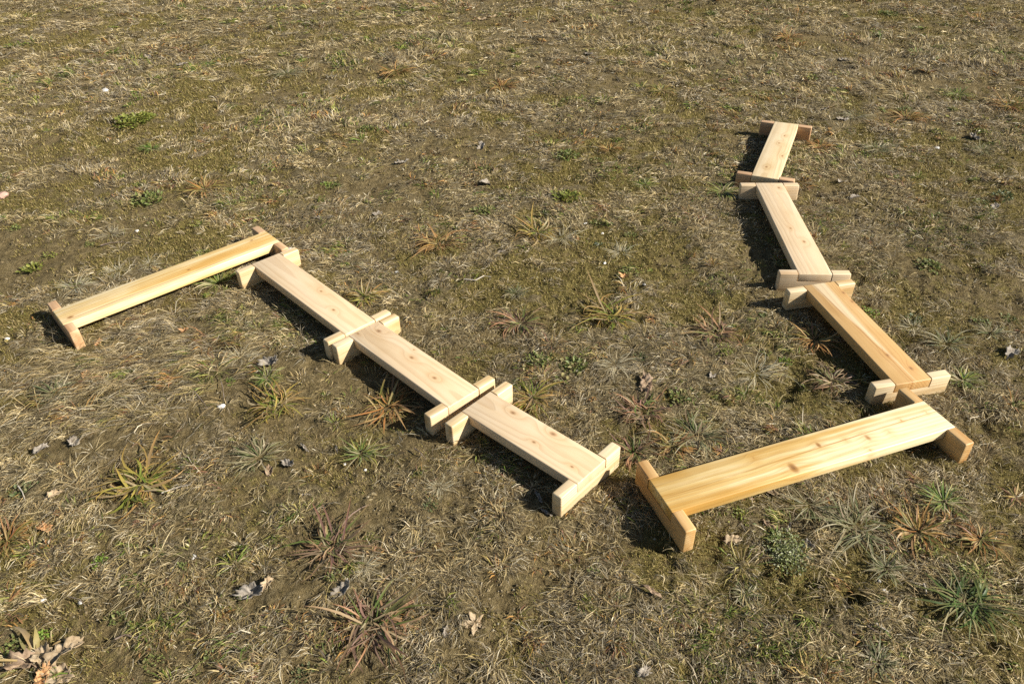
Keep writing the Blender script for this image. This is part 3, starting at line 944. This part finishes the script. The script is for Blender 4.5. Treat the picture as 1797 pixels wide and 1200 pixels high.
def weed(px, py, rpx, style, label, n=None, dome=0.22, lsize=None):
    x, y = ground_at(px, py); r = rpx * metres_per_px(px, py)
    z = float(height(np.array([x]), np.array([y]))[0])
    rnd = random.Random(int(px * 17 + py * 3))
    n = n or int(24 + 1500 * r)
    st, rr = [], []
    lobes = [(rnd.gauss(0, 0.26), rnd.gauss(0, 0.26), 0.5 + 0.35 * rnd.random()) for _ in range(7)]
    for k in range(n):
        lx, ly, lr = lobes[k % 7]
        a = rnd.random() * 6.283; q = math.sqrt(rnd.random())
        cx, cy = r * (lx + lr * q * math.cos(a)), r * (ly + lr * q * math.sin(a))
        hz = r * dome * (1 - q * q) * (0.5 + 0.5 * rnd.random()) + 0.006
        L = lsize or min(0.022, max(0.007, r * 0.24)); L = L * (0.6 + 0.7 * rnd.random())
        P = leaflet(L, L * (0.5 + 0.25 * rnd.random()), 0.18)
        R = (Matrix.Rotation(a + rnd.gauss(0, 0.8), 3, 'Z') @ Matrix.Rotation(rnd.gauss(-0.25, 0.4), 3, 'Y') @ Matrix.Rotation(rnd.gauss(0, 0.4), 3, 'X'))
        Q = (P.reshape(-1, 3) @ np.array(R).T + np.array((cx, cy, hz))).reshape(P.shape)
        Q[:, :, 2] = np.maximum(Q[:, :, 2], 0.003)
        st.append(Q); rr.append(rnd.random())
    o = link('leafy_weed', strips_mesh('leafy_weed', st, rr, WEED_MAT[style]))
    o.location = (x, y, z)
    tag(o, label, 'weed', 'small leafy weeds in the lawn', 'thing')
    return o


WEEDS = [
    (265, 355, 34, 'green', 'wide green weed patch left of the orange tuft in the background'),
    (60, 470, 24, 'olive', 'olive leafy weed on bare soil near the left edge'),
    (82, 452, 14, 'olive', 'small olive weed right behind the left edge weed'),
    (25, 403, 15, 'green', 'green weed at the left edge behind the golden left beam'),
    (158, 433, 12, 'green', 'little green weed on soil behind the golden left beam'),
    (175, 980, 14, 'lime', 'bright little weed in the lower left moss'),
    (203, 1080, 22, 'green', 'green weed in the lower left, below the bare moss'),
    (75, 1110, 14, 'lime', 'lime green weed leaf pair at the lower left corner'),
    (25, 1130, 24, 'green', 'green weed at the left edge near the bottom corner'),
    (270, 1160, 20, 'green', 'left one of two green weeds at the bottom edge'),
    (376, 1155, 20, 'green', 'right one of two green weeds at the bottom edge, with a white speck'),
    (530, 1188, 24, 'dark', 'dark green weed cut by the bottom edge'),
    (318, 997, 12, 'green', 'tiny green weed in combed grass in the lower left'),
    (380, 560, 20, 'green', 'green weed in the corner below the golden left beam'),
    (992, 275, 24, 'green', 'bright green weed patch in the upper centre'),
    (1045, 285, 14, 'green', 'green weed just left of the small orange tuft'),
    (992, 350, 28, 'olive', 'yellow-green weed cluster in the upper centre above the bare patch'),
    (957, 381, 16, 'green', 'green weed above the domed yellow-green tuft'),
    (1048, 394, 14, 'green', 'green weed below a dark hollow in the upper centre'),
    (1105, 411, 14, 'green', 'green weed on bare soil in the centre, the right upper one'),
    (1052, 431, 12, 'dark', 'small dark weed on bare soil in the centre'),
    (1102, 435, 12, 'green', 'tiny green weed at the edge of the flat straw mat'),
    (1105, 482, 16, 'green', 'green weed right behind the orange lobed leaf'),
    (1045, 1000, 17, 'green', 'green weed in dark moss below the short knotty beam'),
    (1090, 1045, 15, 'green', 'small weed in grass at the lower centre right'),
    (755, 885, 18, 'dark', 'dark weed in moss below the left row'),
    (700, 1148, 15, 'lime', 'lime weed at the foot of the largest purplish tuft'),
    (1627, 466, 26, 'green', 'green weed patch in the open right of the second farthest beam'),
    (1607, 567, 16, 'dark', 'dark green weed right of the striped orange beam'),
    (1647, 381, 13, 'green', 'small green weed in the right background'),
    (1722, 567, 17, 'green', 'left one of two green weeds near the right edge'),
    (1772, 560, 17, 'green', 'right one of two green weeds near the right edge'),
    (1525, 552, 14, 'lime', 'bright weed at the far side of the striped orange beam'),
    (1720, 358, 14, 'green', 'green weed by a grey leaf in the right background'),
    (1760, 345, 22, 'dark', 'dark green weed patch at the right edge in the background'),
    (40, 865, 28, 'dark', 'dark round-leaved weed at the left edge in the foreground'),
    (405, 666, 9, 'lime', 'single lime seedling in moss left of the left row'),
    (138, 635, 9, 'lime', 'single lime seedling below the golden left beam'),
    (346, 660, 12, 'green', 'small green weed in the combed grass whorl'),
    (190, 702, 14, 'green', 'small green weed at the lower edge of the combed grass whorl'),
    (1343, 556, 16, 'green', 'green weed in front of the second farthest beam shadow'),
    (1376, 632, 16, 'lime', 'bright green weed beside the orange-green tuft'),
    (1272, 624, 18, 'olive', 'pale green weed at the foot of the dark purple tuft'),
    (1195, 693, 28, 'green', 'soft green weed patch above the grey-green tuft'),
    (1000, 645, 34, 'green', 'green weed patch in the open centre beside a grey leaf strip'),
    (950, 640, 28, 'green', 'thin green weed patch right of the middle tan beam'),
    (1125, 628, 16, 'dark', 'dark green weed in grass in the open centre'),
    (643, 228, 16, 'green', 'green weed in the upper middle, on a soil path'),
    (405, 188, 13, 'green', 'small weed in the left background by bare soil'),
    (118, 137, 16, 'green', 'green weed near the top left corner'),
    (240, 215, 32, 'olive', 'yellow-green weed patch in the left background', 460),
    (586, 325, 18, 'green', 'green weed behind the joint of golden and tan beams'),
    (850, 372, 22, 'green', 'green weed left of the domed yellow-green tuft'),
    (682, 340, 12, 'green', 'tiny weed in the upper middle grass'),
    (844, 337, 12, 'lime', 'bright tiny weed in a mossy patch of the upper middle'),
    (1555, 25, 16, 'green', 'green weed near the top edge on the right'),
    (1250, 25, 14, 'green', 'green weed at the top edge right of centre'),
    (1450, 905, 20, 'green', 'green weed sprouting below the right half of the golden beam'),
    (1295, 905, 22, 'olive', 'low pale weed just below the left half of the golden beam'),
    (590, 1020, 14, 'green', 'small weed beside the middle purple tuft'),
    (1590, 190, 14, 'green', 'green weed on the low ridge in the upper right'),
    (660, 185, 10, 'green', 'faint green weed in the upper middle background'),
    (575, 325, 9, 'lime', 'lime speck of a weed behind the first tan beam'),
]
for w in WEEDS: weed(*w)
weed(1385, 975, 46, 'cushion', 'round cushion of tiny pale green leaves below the golden beam', n=1000, dome=0.30, lsize=0.0075)


# ------------------------------------------------------------------ fallen leaves
def dead_leaf_material(name, a, b, c):
    m = NT(name)
    oc = m.coord('Object')
    n = m.noise(oc, 60, 4, 0.6); n2 = m.noise(oc, 260, 3, 0.6)
    col = m.ramp(n, [(0.3, a), (0.5, b), (0.72, c)])
    col = m.mix(m.math('MULTIPLY', m.smooth(n2, 0.5, 0.8), 0.4), col, tuple(v * 0.5 for v in a))
    m.L(col, m.bsdf.inputs['Base Color']); m.bsdf.inputs['Roughness'].default_value = 0.8
    m.bsdf.inputs['Specular IOR Level'].default_value = 0.15
    m.bump(n2, 0.5, 0.002)
    return m.mat


DL = {
    'grey': dead_leaf_material('bleached_grey_leaf', (0.14, 0.112, 0.082), (0.26, 0.220, 0.168), (0.39, 0.345, 0.280)),
    'tan': dead_leaf_material('tan_leaf', (0.24, 0.165, 0.09), (0.36, 0.265, 0.155), (0.46, 0.36, 0.235)),
    'orange': dead_leaf_material('orange_leaf', (0.34, 0.16, 0.06), (0.46, 0.24, 0.10), (0.52, 0.33, 0.17)),
    'brown': dead_leaf_material('brown_leaf', (0.17, 0.11, 0.06), (0.27, 0.185, 0.115), (0.36, 0.265, 0.18)),
}


def dead_leaf(px, py, rpx, kind, shape, label, curl=0.5):
    x, y = ground_at(px, py); r = 0.9 * rpx * metres_per_px(px, py)
    rnd = random.Random(int(px * 7 + py * 13))
    na, nr = 40, 4
    verts, faces = [(0, 0, 0)], []
    ph = [rnd.random() * 6.28 for _ in range(6)]
    for k in range(1, nr + 1):
        t = k / nr
        for j in range(na):
            a = 2 * math.pi * j / na
            if shape == 'lobed':
                R = 0.34 + 0.66 * abs(math.cos(a * 2.5)) ** 1.3
                R *= 1 + 0.16 * math.cos(a * 15 + ph[0]) * t
                R *= 0.55 + 0.45 * math.cos(a / 2) ** 2
                ex, ey = R * math.cos(a), R * math.sin(a)
            elif shape == 'strip':
                ex, ey = math.cos(a), 0.17 * math.sin(a) * (1 + 0.15 * math.sin(3 * a + ph[0]))
            else:
                ex, ey = math.cos(a), 0.52 * math.sin(a) * (1 + 0.12 * math.sin(4 * a + ph[0]))
            rag = 1 + t * (0.13 * math.sin(9 * a + ph[5]) + 0.12 * math.sin(17 * a + ph[2]) + 0.16 * (rnd.random() - 0.5))
            X, Y = ex * t * rag, ey * t * rag
            zz = curl * (0.55 * Y * Y * 1.6 + 0.28 * X * X * math.sin(ph[1])) + 0.13 * math.sin(5 * X + ph[2]) * math.cos(6 * Y + ph[3]) * t + 0.10 * abs(math.sin(3.1 * Y + ph[4])) * t + 0.10 * math.sin(11 * X + ph[4]) * math.sin(13 * Y + ph[0]) + 0.05 * (rnd.random() - 0.5)
            verts.append((X * r, Y * r, zz * r))
    for j in range(na):
        faces.append((0, 1 + j, 1 + (j + 1) % na))
    for k in range(nr - 1):
        for j in range(na):
            a = 1 + k * na + j; b = 1 + k * na + (j + 1) % na
            faces.append((a, a + na, b + na, b))
    me = bpy.data.meshes.new('fallen_leaf'); me.from_pydata(verts, [], faces)
    for p in me.polygons: p.use_smooth = True
    o = link('fallen_leaf', me, None, [DL[kind]])
    sol = o.modifiers.new('thickness', 'SOLIDIFY'); sol.thickness = 0.0004
    lo = min(v[2] for v in verts)
    z = float(height(np.array([x]), np.array([y]))[0])
    o.location = (x, y, z + 0.005 - lo * 0.7)
    o.rotation_euler = (rnd.gauss(0, 0.16), rnd.gauss(0, 0.16), rnd.random() * 6.28)
    if shape == 'lobed':
        bm = bmesh.new()
        bmesh.ops.create_cone(bm, segments=5, radius1=0.0007, radius2=0.0011, depth=r * 0.8, cap_ends=True)
        bmesh.ops.rotate(bm, verts=bm.verts, matrix=Matrix.Rotation(math.pi / 2, 3, 'Y'))
        bmesh.ops.translate(bm, verts=bm.verts, vec=(-r * 0.45, 0, 0.001))
        sm = bpy.data.meshes.new('stalk'); bm.to_mesh(sm); bm.free()
        link('stalk', sm, o, [DL['brown']])
    tag(o, label, 'leaf', 'dead leaves lying on the lawn', 'thing')
    return o


LEAVES = [
    (440, 1042, 30, 'grey', 'oval', 'large crumpled grey-white dead leaf in the lower left', 1.3),
    (470, 1030, 16, 'tan', 'oval', 'tan leaf curled beside the large crumpled grey leaf', 1.0),
    (835, 1096, 28, 'tan', 'lobed', 'lobed tan leaf lying at the bottom centre', 0.5),
    (785, 1110, 14, 'grey', 'oval', 'small grey leaf left of the lobed tan leaf', 1.0),
    (602, 1042, 22, 'grey', 'oval', 'grey leaf tucked behind the largest purplish tuft', 1.0),
    (1097, 491, 16, 'orange', 'lobed', 'small orange lobed leaf in the open centre', 0.8),
    (1480, 108, 11, 'grey', 'oval', 'white leaf standing out in the upper right background', 1.2),
    (852, 35, 20, 'tan', 'strip', 'long straw-yellow leaf near the top edge', 1.0),
    (97, 872, 18, 'tan', 'oval', 'pale tan leaf left of the large orange and green tuft', 1.1),
    (78, 925, 17, 'orange', 'oval', 'orange-brown leaf near the left edge in the foreground', 0.8),
    (1143, 1040, 24, 'brown', 'strip', 'long brown leaf strip on soil in the lower right', 0.8),
    (1132, 1182, 18, 'grey', 'oval', 'pale grey leaf at the bottom edge', 0.9),
    (1772, 627, 20, 'grey', 'oval', 'bleached leaf near the right edge beside the brown tuft', 0.8),
    (130, 777, 18, 'grey', 'oval', 'ragged white leaf scrap in the left moss, the right one', 0.9),
    (72, 790, 16, 'grey', 'oval', 'ragged white leaf scrap in the left moss, the left one', 0.9),
    (475, 642, 20, 'grey', 'oval', 'crumpled grey leaf left of the first joint of the left row', 1.4),
    (945, 875, 20, 'grey', 'strip', 'upper bluish leaf strip in the shadow of the short knotty beam', 0.5),
    (958, 901, 18, 'grey', 'strip', 'lower bluish leaf strip at the near crosspiece of the short knotty beam', 0.5),
    (912, 858, 11, 'tan', 'oval', 'small sunlit leaf in the shadow of the short knotty beam', 1.2),
    (1133, 678, 24, 'brown', 'oval', 'flat brownish leaf in grass above the gap between the two lines', 0.4),
    (1250, 660, 13, 'grey', 'oval', 'pale leaf left of the bleached straw tussock', 0.8),
    (1278, 640, 14, 'brown', 'oval', 'pinkish brown leaf behind the bleached straw tussock', 0.8),
    (1355, 865, 12, 'tan', 'oval', 'small pale leaf just above the middle of the golden beam', 0.8),
    (1385, 925, 16, 'grey', 'strip', 'white leaf strip above the round cushion plant', 0.5),
    (1345, 920, 22, 'brown', 'strip', 'brown leaf strip left of the round cushion plant', 0.6),
    (1285, 948, 20, 'tan', 'oval', 'tan leaf on soil below the near left crosspiece of the golden beam', 0.7),
    (1422, 955, 14, 'grey', 'oval', 'grey scrap at the right side of the round cushion plant', 1.0),
    (1495, 1105, 14, 'grey', 'strip', 'grey leaf strip on soil at the lower right', 0.6),
    (535, 868, 12, 'grey', 'strip', 'pale leaf strip in moss above the middle purple tuft', 0.4),
    (534, 785, 14, 'grey', 'strip', 'pale leaf strip between two flat star tufts', 0.4),
    (590, 785, 12, 'grey', 'strip', 'white leaf strip left of the small star-shaped green tuft', 0.6),
    (505, 812, 16, 'grey', 'oval', 'pale leaf at the right of the flat grey-green tuft', 0.8),
    (472, 825, 14, 'brown', 'oval', 'brown curled leaf at the flat grey-green tuft', 1.2),
    (706, 290, 14, 'grey', 'oval', 'pale curled leaf in the upper middle', 1.3),
    (662, 376, 10, 'grey', 'oval', 'small white leaf behind the long tan beam', 1.0),
    (556, 383, 9, 'grey', 'oval', 'left one of two small grey leaves behind the tan beam end', 1.0),
    (580, 383, 9, 'grey', 'oval', 'right one of two small grey leaves behind the tan beam end', 1.0),
    (845, 258, 13, 'grey', 'oval', 'grey leaf cluster in the upper centre', 1.2),
    (852, 323, 12, 'grey', 'oval', 'whitish leaf by a weed in the upper centre', 1.2),
    (868, 298, 13, 'brown', 'strip', 'dark leaf strip in the upper centre moss', 0.9),
    (877, 443, 15, 'grey', 'strip', 'grey leaf strip left of the domed yellow-green tuft', 0.8),
    (1012, 655, 14, 'grey', 'strip', 'white leaf strip in the open centre weeds', 0.7),
    (987, 622, 9, 'orange', 'strip', 'yellow leaf piece in the open centre grass', 0.4),
    (1500, 345, 12, 'grey', 'oval', 'grey leaf right of the second farthest beam', 0.9),
    (1477, 318, 12, 'grey', 'oval', 'pale leaf in grass right of the second farthest beam, the far one', 1.0),
    (1478, 213, 12, 'grey', 'oval', 'white leaf right of the farthest beam plank', 1.0),
    (1445, 192, 12, 'grey', 'strip', 'grey leaf strip behind the farthest beam', 1.0),
    (1630, 402, 13, 'tan', 'strip', 'cream leaf strip in the right background', 0.8),
    (1745, 366, 13, 'grey', 'oval', 'grey leaf by the dark weed patch at the right', 0.6),
    (1205, 97, 9, 'grey', 'oval', 'small white leaf in the far centre right', 1.0),
    (1032, 97, 10, 'grey', 'oval', 'small grey leaf in the far centre', 1.0),
    (320, 117, 10, 'grey', 'oval', 'grey leaf left of the small green tuft near the top', 1.0),
    (260, 100, 10, 'grey', 'oval', 'grey leaf in the far left grass', 1.0),
    (1710, 240, 13, 'grey', 'oval', 'whitish leaf on the right background soil', 0.9),
    (172, 600, 10, 'orange', 'oval', 'orange leaf at the near left crosspiece of the golden left beam', 1.0),
    (325, 583, 14, 'orange', 'lobed', 'orange leaf below the golden left beam', 0.8),
    (150, 655, 16, 'orange', 'oval', 'yellow-brown leaf below the lime seedling on the left', 1.0),
    (690, 945, 12, 'tan', 'strip', 'straw leaf strip in the lower centre grass', 0.8),
    (1130, 683, 10, 'tan', 'oval', 'tan leaf fragment on top of the flat brownish leaf', 0.8),
]
for l in LEAVES: dead_leaf(*l)
for k, (px, py, r, kd, lab) in enumerate([
        (42, 1165, 42, 'brown', 'broad olive-brown leaf at the bottom left corner, the leftmost'),
        (75, 1150, 34, 'tan', 'broad tan leaf at the bottom left corner, below the lime weed'),
        (112, 1150, 40, 'tan', 'broad pale leaf pointing up right at the bottom left corner'),
        (105, 1188, 36, 'tan', 'broad pale leaf cut by the bottom edge at the left corner'),
        (78, 1190, 24, 'orange', 'orange-brown leaf cut by the bottom edge at the left corner')]):
    dead_leaf(px, py, r, kd, 'oval', lab, 0.9)
tuft(60, 1155, 70, 'broad', 'rosette of broad olive leaves in the bottom left corner', nleaf=14)


# ------------------------------------------------------------------ stones, chips, twigs
def pebble_material(name, c):
    m = NT(name)
    n = m.noise(m.coord('Object'), 300, 4, 0.6)
    m.L(m.ramp(n, [(0.3, tuple(v * 0.75 for v in c)), (0.7, c)]), m.bsdf.inputs['Base Color'])
    m.bsdf.inputs['Roughness'].default_value = 0.7
    return m.mat


PM = {'white': pebble_material('white_stone', (0.72, 0.68, 0.60)), 'pink': pebble_material('pink_stone', (0.50, 0.30, 0.22))}


def pebble(px, py, rpx, kind, label, group=None):
    x, y = ground_at(px, py); r = rpx * metres_per_px(px, py)
    rnd = random.Random(int(px * 3 + py * 5))
    bm = bmesh.new(); bmesh.ops.create_icosphere(bm, subdivisions=2, radius=r)
    for v in bm.verts:
        n = v.co.normalized()
        v.co *= 1 + 0.28 * math.sin(3 * n.x + px) * math.cos(2.5 * n.y + py) + 0.1 * rnd.random()
        v.co.z *= 0.6
    bmesh.ops.rotate(bm, verts=bm.verts, matrix=Matrix.Rotation(rnd.random() * 6.28, 3, 'Z'))
    me = bpy.data.meshes.new('stone'); bm.to_mesh(me); bm.free()
    o = link('stone_chip', me, None, [PM[kind]])
    o.location = (x, y, float(height(np.array([x]), np.array([y]))[0]) + r * 0.35)
    tag(o, label, 'stone', group, 'thing')


pebble(2, 342, 9, 'pink', 'pinkish stone at the left edge in the background')
pebble(340, 975, 6.5, 'white', 'white stone chip in the lower left grass, the brightest one')
pebble(389, 714, 6, 'white', 'white stone on bare moss left of the yellow-bladed tuft')
pebble(1318, 840, 8, 'white', 'pale lump just above the golden beam')
pebble(507, 438, 7, 'white', 'white lump behind the crosspiece joint of golden and tan beams')
pebble(185, 160, 6, 'white', 'white chip in the far left background')
CHIPS = [
    (74, 1051, 5, 'larger of two white chips in the lower left moss'), (60, 1045, 3.5, 'smaller of two white chips in the lower left moss'),
    (138, 1053, 3.5, 'white chip by the short dark twig in the lower left moss'), (1057, 409, 3, 'tiny white chip on bare soil below the dark hollow in the centre'),
    (1061, 461, 3, 'tiny white chip on bare soil below the flat straw mat'), (1047, 429, 3.5, 'white chip beside the small dark weed on bare soil'),
    (1645, 258, 4, 'white chip on the soil path in the right background'), (231, 1013, 3, 'tiny white chip right of the lower left moss'),
    (1553, 1033, 4, 'white chip on bare soil left of the dark green tuft'), (1543, 1020, 3, 'tiny chip just behind the white chip left of the dark green tuft'),
    (604, 811, 3, 'tiny white chip left of the small star-shaped green tuft'), (640, 820, 3, 'tiny white chip in front of the small star-shaped green tuft'),
    (1130, 505, 3, 'tiny white chip right of the orange lobed leaf'), (240, 405, 3, 'tiny white chip on soil behind the golden left beam'),
    (1027, 395, 3, 'tiny white chip left of the dark hollow in the centre'), (12, 594, 4, 'white chip at the left edge beside the golden left beam'),
    (696, 478, 3, 'tiny white chip on moss right of the long tan beam')]
for px, py, r, lab in CHIPS:
    pebble(px, py, r, 'white', lab, 'tiny white chips on the bare soil')

TWIG = dead_leaf_material('twig_bark', (0.10, 0.07, 0.05), (0.16, 0.12, 0.09), (0.28, 0.23, 0.18))
CHIP = dead_leaf_material('bleached_twig', (0.36, 0.30, 0.22), (0.48, 0.42, 0.33), (0.58, 0.52, 0.43))


def twig(pts, rad, mat, label):
    P = [ground_at(*p) for p in pts]
    zs = height(np.array([p[0] for p in P]), np.array([p[1] for p in P]))
    x0, y0 = P[0]
    path = [Vector((p[0] - x0, p[1] - y0, float(z) + 0.014 + 0.004 * math.sin(3 * i))) for i, (p, z) in enumerate(zip(P, zs))]
    bm = bmesh.new(); rings = []
    for i, p in enumerate(path):
        d = (path[min(i + 1, len(path) - 1)] - path[max(i - 1, 0)]).normalized()
        s = d.cross(Vector((0, 0, 1))).normalized(); u = s.cross(d)
        r = rad * (1 - 0.6 * i / (len(path) - 1))
        rings.append([bm.verts.new(p + (s * math.cos(a) + u * math.sin(a)) * r) for a in [k * math.pi / 3 for k in range(6)]])
    for a, b in zip(rings, rings[1:]):
        for k in range(6): bm.faces.new((a[k], a[(k + 1) % 6], b[(k + 1) % 6], b[k]))
    bm.faces.new(rings[0][::-1]); bm.faces.new(rings[-1])
    me = bpy.data.meshes.new('twig'); bm.to_mesh(me); bm.free()
    o = link('twig', me, None, [mat]); o.location = (x0, y0, 0)
    tag(o, label, 'twig', None, 'thing')


twig([(342, 690), (352, 702), (360, 712), (366, 724)], 0.0022, TWIG, 'dark twig at the right edge of the combed grass whorl')
twig([(388, 668), (392, 684), (394, 700), (395, 710)], 0.0018, TWIG, 'thin upright-looking dark stem above the white stone on moss')
twig([(728, 796), (738, 804), (748, 812)], 0.0025, TWIG, 'short dark twig below the second joint of the left row')
twig([(120, 1045), (140, 1052), (150, 1062)], 0.002, TWIG, 'short dark twig in the lower left moss')
twig([(205, 1128), (222, 1118), (240, 1122), (255, 1116)], 0.0024, TWIG, 'forked-looking dark twig near the bottom left')
twig([(1535, 1100), (1545, 1108), (1557, 1113)], 0.0028, CHIP, 'bleached chip of wood on soil at the lower right')
twig([(1619, 1028), (1622, 1038), (1623, 1048)], 0.0030, CHIP, 'small upright chip of wood left of the dark green tuft')
twig([(1520, 1105), (1532, 1112), (1542, 1118)], 0.0026, TWIG, 'brown chip beside the bleached chip at the lower right')
twig([(178, 436), (195, 430), (215, 427), (230, 432)], 0.003, TWIG, 'curved dark twig behind the golden left beam')
twig([(815, 498), (835, 500), (850, 492), (862, 494)], 0.003, CHIP, 'curved grey stalk on moss in the open centre')
twig([(285, 868), (300, 862), (318, 857), (338, 856)], 0.0022, CHIP, 'bleached stalk reaching right from the large orange and green tuft')
twig([(33, 855), (42, 868), (48, 885)], 0.0024, CHIP, 'pale forked stalk at the left edge')

# ------------------------------------------------------------------ the mat of grass and moss between all of these
make_dead_grass()
make_moss()


def make_crumbs():
    """loose crumbs of soil on the bare patches"""
    N = 150000
    y = 0.8 * np.exp(rng.random(N) * math.log(6.0 / 0.8)); hw = 0.68 * y + 0.4
    x = (rng.random(N) * 2 - 1) * hw
    ok = rng.random(N) < 0.30 * sstep(0.55, 0.95, bare_field(x, y)) * sstep(0.45, 0.65, fbm(x, y, 7.0, 311, 3))
    ok &= ~beam_masks(x, y, 0.004)[0]
    x, y = x[ok], y[ok]; n = len(x)
    r = (0.0014 + 0.0045 * rng.random(n) ** 3) * np.clip(y / 2.2, 1, 2)
    z = height(x, y) + r * 0.3
    O = np.array([(1, 0, 0), (-1, 0, 0), (0, 1, 0), (0, -1, 0), (0, 0, 1), (0, 0, -1)], float)
    T = np.array([(0, 2, 4), (2, 1, 4), (1, 3, 4), (3, 0, 4), (2, 0, 5), (1, 2, 5), (3, 1, 5), (0, 3, 5)])
    a = rng.random(n) * 6.283
    V = np.repeat(O[None], n, 0) * (0.6 + 0.8 * rng.random((n, 6, 1)))
    X = V[:, :, 0] * np.cos(a)[:, None] - V[:, :, 1] * np.sin(a)[:, None]
    Y = V[:, :, 0] * np.sin(a)[:, None] + V[:, :, 1] * np.cos(a)[:, None]
    W = np.stack([X * r[:, None] + x[:, None], Y * r[:, None] + y[:, None], V[:, :, 2] * 0.7 * r[:, None] + z[:, None]], -1)
    loops = (np.arange(n)[:, None, None] * 6 + T[None]).ravel()
    me = mesh_np('soil_crumbs', W.reshape(-1, 3), loops, np.arange(n * 8) * 3)
    pal = np.array([(0.15, 0.11, 0.05), (0.21, 0.16, 0.085), (0.10, 0.075, 0.035), (0.30, 0.25, 0.16)])
    col = pal[rng.choice(4, n, p=[.4, .3, .2, .1])]
    ca = me.color_attributes.new('tint', 'BYTE_COLOR', 'POINT')
    rgba = np.ones((n, 6, 4), np.float32); rgba[:, :, :3] = col[:, None]
    ca.data.foreach_set('color', rgba.ravel())
    m = NT('crumb_soil')
    m.L(m.attr('tint').outputs['Color'], m.bsdf.inputs['Base Color'])
    m.bsdf.inputs['Roughness'].default_value = 0.95
    o = link('soil_crumbs', me, None, [m.mat])
    tag(o, 'loose crumbs of brown soil on the bare patches', 'soil', None, 'stuff')
    print('crumbs', n)


make_crumbs()
